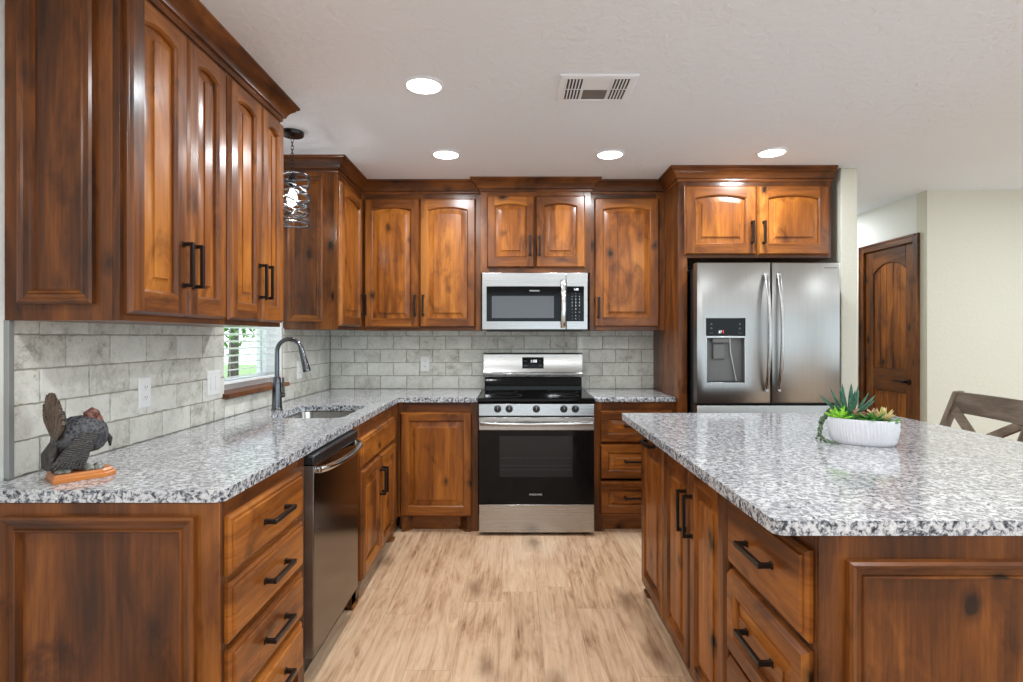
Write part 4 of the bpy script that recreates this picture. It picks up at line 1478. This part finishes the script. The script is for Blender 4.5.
# ------------------------------------------------------------------ outlets and switches
def outlet(F, u, v, wd, ht, label, cat, name, gangs=1, rocker=False, group=None):
    o = thing(name, F(u, v, 0.0), label, cat, group)
    t = MB()
    t.loops(F, rect_fn(u - wd / 2, u + wd / 2, v - ht / 2, v + ht / 2), [(0, 0.0), (0, 0.003), (0.004, 0.006)])
    obj('cover_plate', t, WHITEPL, o, smooth=20)
    for g in range(gangs):
        gu = u + (g - (gangs - 1) / 2) * 0.046
        if rocker:
            t = MB(); t.fbox(F, gu - 0.0165, gu + 0.0165, v - 0.033, v + 0.033, 0.005, 0.0085)
            obj('rocker', t, WHITEPL, o, bevel=0.0015)
        else:
            for dz in (-0.020, 0.020):
                t = MB(); t.fbox(F, gu - 0.0165, gu + 0.0165, v + dz - 0.014, v + dz + 0.014, 0.005, 0.0078)
                rc = obj('receptacle', t, WHITEPL, o, bevel=0.0012)
                t = MB()
                for du_ in (-0.006, 0.006):
                    t.fbox(F, gu + du_ - 0.0012, gu + du_ + 0.0012, v + dz - 0.002, v + dz + 0.006, 0.0076, 0.0080)
                t.fbox(F, gu - 0.0018, gu + 0.0018, v + dz - 0.009, v + dz - 0.006, 0.0076, 0.0080)
                obj('slot', t, BLACKPL, rc, smooth=0)
    return o
FW = FL(XW + 0.009)
outlet(FW, 2.203, 1.112, 0.072, 0.120, 'white outlet plate on the left backsplash beside the turkey figurine', 'outlet', 'wall_outlet', group='outlets on the backsplash')
outlet(FW, 2.712, 1.108, 0.116, 0.120, 'wide white switch plate on the backsplash just left of the window', 'switch', 'wall_switch', gangs=2, rocker=True)
outlet(FW, 3.80, 1.108, 0.072, 0.120, 'white outlet plate on the backsplash behind the faucet spout', 'outlet', 'wall_outlet', group='outlets on the backsplash')
outlet(FB(YB - 0.009), -0.698, 1.117, 0.070, 0.120, 'white outlet plate on the back backsplash left of the range', 'outlet', 'wall_outlet', group='outlets on the backsplash')

# ------------------------------------------------------------------ ceiling lights, vent, pendant
def can_light(x, y, label, seen=True):
    o = thing('ceiling_light', (x, y, CEIL), label, 'ceiling light', 'recessed ceiling lights')
    t = MB(); t.lathe((x, y, CEIL), [(0.092, 0.0), (0.092, -0.003), (0.086, -0.007), (0.078, -0.008), (0.076, -0.004)], 32)
    obj('trim_ring', t, WHITEMET, o)
    t = MB(); t.lathe((x, y, CEIL), [(0.076, -0.0042), (0.070, -0.0085), (0.04, -0.0095)], 32)
    obj('lens', t, LENS, o)
    ld = bpy.data.lights.new('lamp_glow', 'AREA')
    ld.shape = 'DISK'
    ld.size = 0.14
    ld.energy = LAMP_W
    ld.color = (0.90, 0.96, 1.0)
    lo = bpy.data.objects.new('lamp_glow', ld)
    C.objects.link(lo)
    lo.parent = o
    lo.location = (0, 0, -0.013)
    return o
can_light(-0.402, 2.522, 'round lit ceiling light nearest the camera, left of the vent')
can_light(-0.416, 3.475, 'round lit ceiling light above the corner door cabinet, left of the range')
can_light(0.602, 3.475, 'round lit ceiling light above the right side of the range')
can_light(1.590, 3.44, 'round lit ceiling light in front of the refrigerator enclosure')
for x_, y_ in ((-0.4, 0.75), (0.6, 0.75), (1.6, 0.75), (-0.4, -1.2), (1.4, -1.2), (3.4, -1.2), (3.6, 1.2), (5.2, 1.2), (5.2, -1.2), (3.6, 3.0), (5.2, 3.0)):  # unseen lamps added to help light the room
    can_light(x_, y_, 'added round ceiling light out of view, brightening the room')
can_light(2.75, 5.4, 'round lit ceiling light in the hall past the refrigerator')

v = thing('ceiling_vent', (0.378, 2.555, CEIL), 'white rectangular air register in the ceiling', 'vent')
vx0, vx1, vy0, vy1 = 0.205, 0.548, 2.415, 2.690
Fc = lambda u, vv, w: Vector((u, vv, CEIL - w))
t = MB()
t.loops(Fc, lambda d: [(vx0 + d, vy0 + d), (vx1 - d, vy0 + d), (vx1 - d, vy1 - d), (vx0 + d, vy1 - d)], [(0, 0.0), (0, 0.003), (0.006, 0.008), (0.028, 0.010), (0.030, 0.006)], cap=True)
obj('frame', t, WHITEMET, v, smooth=20)
a0, a1, b0, b1 = vx0 + 0.032, vx1 - 0.032, vy0 + 0.035, vy1 - 0.035
m1, m2, bm_ = a0 + 0.085, a1 - 0.085, (b0 + b1) / 2
for (xa, xb) in ((a0, m1 - 0.012), (m2 + 0.012, a1)):
    for (ya_, yb2) in ((b0, bm_ - 0.006), (bm_ + 0.006, b1)):
        t = MB(); t.box(xa, xb, ya_, yb2, CEIL - 0.0072, CEIL - 0.0062)
        w = obj('louvre_dark_plate', t, BLACKPL, v, smooth=0)  # flat black plate painted for the dark between the louvres
        t = MB()
        nn = 5
        for i in range(nn + 1):
            x_ = xa + (xb - xa) * i / nn
            t.box(x_ - 0.0028, x_ + 0.0028, ya_, yb2, CEIL - 0.0115, CEIL - 0.0071)
        obj('louvre', t, WHITEMET, w, smooth=0)
t = MB(); t.box(m1, m2, bm_ + 0.006, b1, CEIL - 0.0075, CEIL - 0.0062)
obj('recess_plate', t, GREYPL, v, smooth=0)  # shade of the centre recess put into a flat grey plate

px, py = -1.222, 3.10
pn = thing('pendant_light', (px, py, CEIL), 'small dark wire-wrapped pendant light hanging over the sink', 'pendant light')
t = MB(); t.lathe((px, py, CEIL), [(0.062, 0.0), (0.062, -0.016), (0.058, -0.022), (0.012, -0.025), (0.008, -0.034)], 28)
obj('canopy', t, PEWTER, pn)
t = MB()
zc_, i = CEIL - 0.036, 0
while zc_ > 2.236:
    a_ = (i % 2) * pi / 2
    t.tube([(px + 0.007 * cos(q) * cos(a_), py + 0.007 * cos(q) * sin(a_), zc_ - 0.011 + 0.013 * sin(q)) for q in [2 * pi * k / 12 for k in range(12)]], 0.0018, 6, closed=True)
    zc_ -= 0.020
    i += 1
obj('chain', t, PEWTER, pn)
t = MB()
top_z, bot_z, R = 2.222, 1.955, 0.088
t.tube([(px + R * cos(q), py + R * sin(q), top_z) for q in [2 * pi * k / 36 for k in range(36)]], 0.004, 6, closed=True)
t.tube([(px + R * cos(q), py + R * sin(q), bot_z) for q in [2 * pi * k / 36 for k in range(36)]], 0.005, 6, closed=True)
for j in range(4):
    a_ = j * pi / 2
    t.tube([(px, py, top_z + 0.012), (px + R * cos(a_), py + R * sin(a_), top_z)], 0.003, 6)
for j in range(13):
    ph, tilt = j * 2.4, 0.026 + 0.016 * (j % 3)
    zz = top_z - 0.022 - j * 0.0188
    t.tube([(px + R * cos(q), py + R * sin(q), zz + tilt * sin(q + ph)) for q in [2 * pi * k / 36 for k in range(36)]], 0.0058, 6, closed=True, flat=0.45)
obj('wire_cage', t, CAGE, pn)
t = MB(); t.lathe((px, py, 2.236), [(0.006, 0.0), (0.016, -0.01), (0.020, -0.03), (0.020, -0.075), (0.016, -0.08)], 16)
obj('socket', t, PEWTER, pn)
t = MB(); t.lathe((px, py, 2.158), [(0.012, 0.0), (0.016, -0.02), (0.028, -0.05), (0.030, -0.07), (0.024, -0.09), (0.010, -0.101)], 20)
obj('bulb', t, BULB, pn)
ld = bpy.data.lights.new('bulb_glow', 'POINT')
ld.energy = 5.0
ld.shadow_soft_size = 0.03
ld.color = (1.0, 0.95, 0.87)
lo = bpy.data.objects.new('bulb_glow', ld)
C.objects.link(lo)
lo.parent = pn
lo.location = (0, 0, 2.06 - CEIL)

# ------------------------------------------------------------------ turkey figurine
tk = thing('turkey_figurine', (-1.275, 1.625, CT), 'dark strutting turkey figurine on a wooden plinth on the left counter', 'figurine')
ax = Vector((0.115, 0.135, 0)).normalized()
sd = Vector((ax.y, -ax.x, 0))
T0 = Vector((-1.275, 1.625, CT))
TP = lambda a_, s_, z_: T0 + ax * a_ + sd * s_ + Z * z_
t = MB()
pl = [(-0.056, -0.050), (0.066, -0.050), (0.098, -0.024), (0.098, 0.024), (0.066, 0.050), (-0.056, 0.050)]
def plinth_ring(sc_): return [(a_ * sc_, s_ * sc_) for a_, s_ in pl]
t.loops(lambda u, v_, w: TP(u, v_, w), lambda d: plinth_ring(1 - d), [(0.0, 0.0005), (0.0, 0.010), (0.05, 0.014), (0.05, 0.018), (0.11, 0.0235)])
t.f.append([0, 1, 2, 3, 4, 5]); t.m.append(0)
obj('plinth', t, FIG, tk, smooth=20)
rng = random.Random(3)
t = MB()
for i in range(26):
    a_, s_ = rng.uniform(-0.042, 0.062), rng.uniform(-0.036, 0.036)
    r_ = rng.uniform(0.007, 0.014)
    t.lathe(TP(a_, s_, 0.0235), [(r_ * 0.7, -0.001), (r_, r_ * 0.3), (r_ * 0.85, r_ * 0.8), (r_ * 0.4, r_ * 1.05)], 7, sx=rng.uniform(0.8, 1.3), sy=rng.uniform(0.7, 1.2))
obj('stones', t, STONES, tk, smooth=60)
# body: rings along the back from rump to neck
def body_rings(path, m, name, n=18):
    t = MB()
    rr = []
    for a_, z_, ry, rz, tl in path:
        ring = []
        for j in range(n):
            q = 2 * pi * j / n
            up = rz * sin(q)
            ring.append(TP(a_ - up * sin(tl), ry * cos(q), z_ + up * cos(tl)))
        rr.append(ring)
    k = len(rr)
    t.add([p for r_ in rr for p in r_], [(i * n + j, i * n + (j + 1) % n, (i + 1) * n + (j + 1) % n, (i + 1) * n + j) for i in range(k - 1) for j in range(n)] + [tuple(range(n))[::-1], tuple((k - 1) * n + j for j in range(n))])
    return obj(name, t, m, tk, smooth=70)
# (along, height, half width, half height, lean)
body_rings([(-0.052, 0.110, 0.012, 0.014, 0.0), (-0.046, 0.112, 0.030, 0.034, 0.0), (-0.028, 0.118, 0.042, 0.048, 0.05), (0.000, 0.124, 0.050, 0.056, 0.1), (0.028, 0.126, 0.050, 0.056, 0.15),
            (0.052, 0.124, 0.042, 0.050, 0.1), (0.070, 0.122, 0.030, 0.040, 0.0), (0.080, 0.122, 0.016, 0.026, 0.0), (0.084, 0.122, 0.004, 0.008, 0.0)], FEATHER, 'body')
t = MB()
t.tube([TP(0.054, 0, 0.132), TP(0.046, 0, 0.154), TP(0.038, 0, 0.172), TP(0.036, 0, 0.183), TP(0.044, 0, 0.188), TP(0.053, 0, 0.183), TP(0.061, 0, 0.175), TP(0.068, 0, 0.170)],
       [0.022, 0.016, 0.0145, 0.0150, 0.0150, 0.0120, 0.006, 0.002], 12)
t.tube([TP(0.056, 0.004, 0.180), TP(0.065, 0.005, 0.170), TP(0.066, 0.005, 0.156)], [0.004, 0.0045, 0.003], 8)
t.tube([TP(0.052, 0, 0.172), TP(0.062, 0, 0.156), TP(0.068, 0, 0.138)], [0.010, 0.012, 0.010], 10)
obj('head', t, TURKEYHEAD, tk, smooth=70)
t = MB(); t.tube([TP(0.078, 0.002, 0.122), TP(0.088, 0.002, 0.105), TP(0.088, 0.002, 0.082)], [0.006, 0.007, 0.003], 8)
obj('beard', t, TAILDARK, tk, smooth=70)
# tail fan: feathers spread in a half wheel, leaning back, thick at the roots
def fan(cn, radius, spread, lean, nf, wid, m, name, thick=0.004, tone2=None):
    t = MB()
    for i in range(nf):
        q = -spread + 2 * spread * i / (nf - 1)
        d = Vector((-sin(lean) * cos(q), sin(q), cos(lean) * cos(q)))
        root = cn
        tip = (cn[0] + d.x * radius, cn[1] + d.y * radius, cn[2] + d.z * radius)
        nn = 6
        off = 0.0012 * (i % 3)
        for side_, w_ in ((0, 0),):
            pts, rr = [], []
            for k in range(nn + 1):
                s_ = k / nn
                pts.append(TP(root[0] + (tip[0] - root[0]) * s_ - off, root[1] + (tip[1] - root[1]) * s_, root[2] + (tip[2] - root[2]) * s_))
                rr.append(wid * (0.35 + 0.65 * s_) * (1.0 if k < nn else 0.55))
            nrm = ax * cos(lean) + Z * sin(lean)
            t.tube(pts, rr, 8, flat=thick / wid, up=nrm)
    return obj(name, t, m, tk, smooth=50)
fan((-0.044, 0.0, 0.106), 0.146, 1.05, 0.03, 17, 0.0135, TAILM, 'tail_fan', 0.0060)
fan((-0.030, 0.0, 0.110), 0.122, 1.00, 0.10, 15, 0.0120, WINGM, 'tail_coverts', 0.008)
t = MB()
for i in range(5):
    s_ = (i - 2) * 0.013
    t.tube([TP(-0.042, s_ * 0.6, 0.104), TP(-0.056, s_, 0.074), TP(-0.060, s_ * 1.2, 0.036)], [0.012, 0.014, 0.008], 8)
obj('under_tail', t, TAILDARK, tk, smooth=60)
for sg in (-1, 1):
    t = MB()
    for i in range(9):
        q = i / 8
        r0 = TP(0.034 - 0.030 * q, sg * 0.044, 0.132 - 0.010 * q)
        mid = TP(0.020 - 0.052 * q, sg * 0.056, 0.086 - 0.004 * q)
        tp = TP(0.012 - 0.070 * q, sg * 0.047, 0.036 + 0.012 * q * q)
        t.tube([r0, mid, tp], [0.0095, 0.0085, 0.0045], 8)
    obj('wing', t, WINGM, tk, smooth=60)
for sg in (-1, 1):
    t = MB()
    t.tube([TP(0.012, sg * 0.016, 0.085), TP(0.014, sg * 0.018, 0.055), TP(0.012, sg * 0.018, 0.024)], [0.012, 0.006, 0.005], 8)
    obj('leg', t, TURKEYHEAD, tk, smooth=60)

# ------------------------------------------------------------------ succulent bowl
bx, by = 1.343, 2.150
ang = radians(-32)
pot = thing('planter', (bx, by, CT), 'white ribbed oval bowl of mixed succulents on the island', 'planter')
BP = lambda u, v_, z_: Vector((bx + u * cos(ang) - v_ * sin(ang), by + u * sin(ang) + v_ * cos(ang), CT + z_ * 0.92))
t = MB()
n = 640
A_, B_ = 0.117, 0.067
rr = []
for i, (sc_, z_, rip) in enumerate([(0.80, 0.0005, 0), (0.86, 0.004, 0.3), (0.92, 0.018, 1), (0.965, 0.042, 1), (0.99, 0.068, 1), (1.0, 0.092, 1), (1.0, 0.103, 0.6), (0.99, 0.107, 0), (0.955, 0.107, 0), (0.94, 0.098, 0), (0.90, 0.06, 0)]):
    ring = []
    for j in range(n):
        q = 2 * pi * j / n
        ph = sin(q * 3 + z_ * 40) * 0.9 + sin(z_ * 55 + q * 7) * 0.6
        k_ = sc_ + rip * 0.046 * (abs(sin(q * 30 + ph)) - 0.5)
        ring.append(BP(A_ * k_ * (abs(cos(q)) ** 0.86) * (1 if cos(q) >= 0 else -1), B_ * k_ * (abs(sin(q)) ** 0.86) * (1 if sin(q) >= 0 else -1), z_))
    rr.append(ring)
k = len(rr)
t.add([p for r_ in rr for p in r_], [(i * n + j, i * n + (j + 1) % n, (i + 1) * n + (j + 1) % n, (i + 1) * n + j) for i in range(k - 1) for j in range(n)] + [tuple(range(n))[::-1]])
obj('bowl', t, CERAMIC, pot, smooth=60)
t = MB(); t.lathe((0, 0, 0), [(1.0, 0.080), (0.98, 0.088), (0.5, 0.094)], 40)
t.v = [BP(p.x * A_ * 0.90, p.y * B_ * 0.90, p.z) for p in t.v]
obj('soil', t, SOIL, pot, smooth=40)


def rosette(u, v_, z_, R, rows, m, name, upness=0.5, wid=0.3, label=None, thick=0.35, seed=1):
    rg_ = random.Random(seed)
    u, v_ = u * 0.82, v_ * 0.86
    t = MB()
    for ri, (cnt, el) in enumerate(rows):
        for j in range(cnt):
            q = 2 * pi * (j + 0.5 * (ri % 2)) / cnt + rg_.uniform(-0.12, 0.12)
            e = el + rg_.uniform(-0.08, 0.08)
            L = R * rg_.uniform(0.88, 1.1)
            d = Vector((cos(q) * cos(e), sin(q) * cos(e), sin(e)))
            nr = Vector((-cos(q) * sin(e), -sin(q) * sin(e), cos(e)))
            pts = []
            for s_ in (0.0, 0.3, 0.6, 0.85, 1.0):
                p = d * L * s_ + nr * L * 0.12 * s_ * s_
                pts.append(BP(u + p.x, v_ + p.y, z_ + p.z))
            up_ = Vector((nr.x * cos(ang) - nr.y * sin(ang), nr.x * sin(ang) + nr.y * cos(ang), nr.z))
            w_ = L * wid
            t.tube(pts, [w_ * 0.55, w_ * 0.9, w_, w_ * 0.6, w_ * 0.08], 8, flat=thick, up=up_)
    o = obj(name, t, m, pot, smooth=70)
    if label:
        lab(o, label)
    return o
rosette(-0.056, 0.026, 0.094, 0.142, [(9, 0.60), (8, 0.92), (5, 1.25)], AGAVE, 'succulent', wid=0.062, label='spiky blue green succulent', thick=0.5, seed=2)
rosette(-0.092, -0.018, 0.096, 0.058, [(9, 0.35), (8, 0.75), (5, 1.15)], LIME, 'succulent', wid=0.20, label='bright lime green rosette succulent', thick=0.45, seed=3)
rosette(-0.044, -0.036, 0.094, 0.036, [(8, 0.25), (7, 0.7), (4, 1.2)], GREEN, 'succulent', wid=0.22, label='small mid green rosette succulent', seed=4)
rosette(-0.020, 0.010, 0.108, 0.040, [(8, 0.3), (7, 0.75), (4, 1.2)], DUSTY, 'succulent', wid=0.26, label='dusty rose rosette succulent', seed=5)
rosette(0.034, -0.020, 0.100, 0.062, [(8, 0.15), (6, 0.5)], GREEN, 'succulent', wid=0.17, label='broad leaved green succulent', seed=6)
rosette(0.048, 0.022, 0.108, 0.048, [(8, 0.35), (6, 0.8)], DUSTY, 'succulent', wid=0.22, label='small dusty succulent at the back', seed=7)
rosette(0.076, -0.010, 0.100, 0.060, [(9, 0.45), (7, 0.85), (4, 1.2)], TIPPED, 'succulent', wid=0.13, label='pale tipped spiky succulent', seed=8)
rosette(0.098, -0.014, 0.096, 0.050, [(8, 0.10), (6, 0.35)], GREEN, 'succulent', wid=0.17, label='green succulent at the right rim', seed=9)
t = MB()
rg_ = random.Random(5)
def bez(P, q):
    k_ = q * (len(P) - 1)
    i_ = min(int(k_), len(P) - 2)
    f2 = k_ - i_
    return [P[i_][c_] * (1 - f2) + P[i_ + 1][c_] * f2 for c_ in range(3)]
strands = [[(-0.110, 0.030, 0.112), (-0.150, 0.030, 0.116), (-0.172, 0.016, 0.080), (-0.176, 0.000, 0.040), (-0.168, -0.022, 0.008), (-0.140, -0.058, 0.007), (-0.104, -0.080, 0.007)],
           [(-0.120, 0.010, 0.112), (-0.155, 0.010, 0.106), (-0.170, 0.000, 0.070), (-0.172, -0.020, 0.030), (-0.158, -0.044, 0.007), (-0.118, -0.078, 0.007)],
           [(-0.110, 0.045, 0.110), (-0.140, 0.052, 0.118), (-0.160, 0.048, 0.086), (-0.172, 0.030, 0.048), (-0.184, 0.010, 0.007)],
           [(-0.130, 0.000, 0.104), (-0.160, -0.008, 0.104), (-0.168, -0.014, 0.066), (-0.170, -0.024, 0.030)],
           [(-0.09, 0.040, 0.105), (-0.118, 0.050, 0.135), (-0.138, 0.056, 0.128), (-0.15, 0.052, 0.104)]]
for P in strands:
    for i in range(26):
        p = bez(P, i / 25)
        p[0] *= 0.83; p[1] *= 0.85
        c_ = BP(p[0] + rg_.uniform(-.005, .005), p[1] + rg_.uniform(-.005, .005), max(0.0065, p[2] + rg_.uniform(-.004, .004)))
        r_ = rg_.uniform(0.0042, 0.0062)
        t.lathe(c_, [(r_ * 0.3, -r_), (r_ * 0.85, -r_ * 0.5), (r_, 0), (r_ * 0.85, r_ * 0.5), (r_ * 0.3, r_)], 6)
lab(obj('trailing_succulent', t, BEADS, pot, smooth=80), 'grey green trailing succulent spilling over the left rim')

# ------------------------------------------------------------------ dining chair
ch = thing('dining_chair', (2.60, 3.36, 0), 'weathered grey wood dining chair with a crossed back beyond the island', 'chair')
yc, hw = 3.375, 0.31
xb = lambda z_: 2.66 + max(0.0, z_ - 0.45) * 0.36      # the leaning back
sx0 = 2.22
t = MB(); t.prism(rounded([(sx0, yc - 0.22), (xb(0.45) - 0.01, yc - 0.20), (xb(0.45) - 0.01, yc + 0.20), (sx0, yc + 0.22)], [0.03, 0.01, 0.01, 0.03]), 0.435, 0.468)
obj('seat', t, GREYWOOD, ch, bevel=0.006)
for sg in (-1, 1):
    t = MB(); t.obox((sx0 + 0.03, yc + sg * 0.19, 0.0), (sx0 + 0.03, yc + sg * 0.19, 0.434), 0.042, 0.042, up=(1, 0, 0))
    obj('leg', t, GREYWOODV, ch, bevel=0.003)
    t = MB()
    y_ = yc + sg * hw
    prof = [(xb(0) + 0.06, 0.0), (xb(0), 0.45), (xb(0.99), 0.99), (xb(0.99) - 0.046, 0.985), (xb(0) - 0.05, 0.45), (xb(0) + 0.015, 0.0)]
    t.fprism(face((0, y_ - 0.022, 0), (1, 0, 0), (0, 1, 0)), prof, 0.0, 0.044)
    obj('back_post', t, GREYWOODV, ch, bevel=0.003)
nb = Vector((1, 0, -0.36)).normalized()
def back_at(y_, z_): return Vector((xb(z_) - 0.024, y_, z_))
t = MB()
seg_ = 10
for i in range(seg_):
    def rail(i):
        q = i / seg_
        bow = 0.018 * sin(pi * q)
        return yc - hw + 0.022 + (2 * hw - 0.044) * q, bow
    ya1, bo1 = rail(i); ya2, bo2 = rail(i + 1)
    vs = []
    for y_, bo in ((ya1, bo1), (ya2, bo2)):
        for z_, dx in ((0.862, -0.013), (0.862, 0.013), (0.984, 0.013), (0.984, -0.013)):
            p = back_at(y_, z_); vs.append((p.x + dx + bo, y_, z_))
    t.add(vs, [(0, 1, 5, 4), (1, 2, 6, 5), (2, 3, 7, 6), (3, 0, 4, 7)] + ([(3, 2, 1, 0)] if i == 0 else []) + ([(4, 5, 6, 7)] if i == seg_ - 1 else []))
obj('top_rail', t, GREYWOOD, ch, smooth=40)
t = MB(); t.obox(back_at(yc - hw + 0.02, 0.55), back_at(yc + hw - 0.02, 0.55), 0.024, 0.055, up=Z)
obj('lower_rail', t, GREYWOOD, ch, bevel=0.003)
for sg in (-1, 1):
    t = MB()
    off = nb * (0.006 * sg)
    t.obox(back_at(yc - sg * (hw - 0.045), 0.872) + off, back_at(yc + sg * (hw - 0.045), 0.572) + off, 0.055, 0.016, up=nb)
    obj('cross_brace', t, GREYWOOD, ch, bevel=0.002)
for sg in (-1, 1):
    t = MB(); t.box(sx0 + 0.05, xb(0) - 0.05, yc + sg * 0.19 - 0.011, yc + sg * 0.19 + 0.011, 0.375, 0.434)
    obj('apron', t, GREYWOOD, ch, bevel=0.002)

ch.rotation_euler = (0, 0, radians(-6))
ch.location = (2.551, 3.239, 0)

# ------------------------------------------------------------------ outside the window
b = MB(); b.box(-30, XW - 0.17, -12, 30, -0.25, -0.15)
o = obj('garden_lawn', b, LAWN, smooth=0); o['kind'] = 'structure'
def tree(x, y, h, r, label, seed):
    rg2 = random.Random(seed)
    tr = thing('tree', (x, y, -0.15), label, 'tree', 'garden trees outside the window')
    t = MB(); t.tube([(x, y, -0.15), (x + 0.05, y, h * 0.4), (x, y + 0.1, h * 0.8)], [0.16, 0.12, 0.05], 10)
    obj('trunk', t, BARK, tr)
    t = MB()
    for i in range(1500):
        q, e, k_ = rg2.uniform(0, 2 * pi), rg2.uniform(-1, 1), rg2.uniform(0.45, 1.0)
        cc = Vector((x + r * k_ * cos(q) * math.sqrt(1 - e * e), y + r * k_ * sin(q) * math.sqrt(1 - e * e), h * 0.66 + r * 1.1 * k_ * e))
        if cc.z < 0.1:
            continue
        a_ = Vector((rg2.uniform(-1, 1), rg2.uniform(-1, 1), rg2.uniform(-1, 1))).normalized()
        c_ = a_.cross(Vector((0.3, 0.5, 0.8))).normalized()
        s_ = rg2.uniform(0.08, 0.17)
        t.add([cc - a_ * s_, cc + c_ * s_ * 0.5, cc + a_ * s_, cc - c_ * s_ * 0.5], [(0, 1, 2, 3)])
    obj('foliage', t, LEAFOUT, tr, smooth=0, recalc=False)
tree(-6.5, 10.5, 4.2, 1.9, 'leafy green tree seen through the window blind, left of the post', 1)
tree(-8.5, 17.0, 5.5, 2.6, 'leafy green tree seen through the window blind, farther off', 2)
t = MB()
t.box(-3.30, -3.16, 5.9, 6.04, -0.15, 2.6); t.box(-3.34, -3.12, 5.86, 6.08, -0.15, 0.05); t.box(-3.34, -3.12, 5.86, 6.08, 2.5, 2.62)
o = obj('porch_post', t, DARKGREY, bevel=0.01)
tag(o, 'dark square porch post outside the window', 'post')
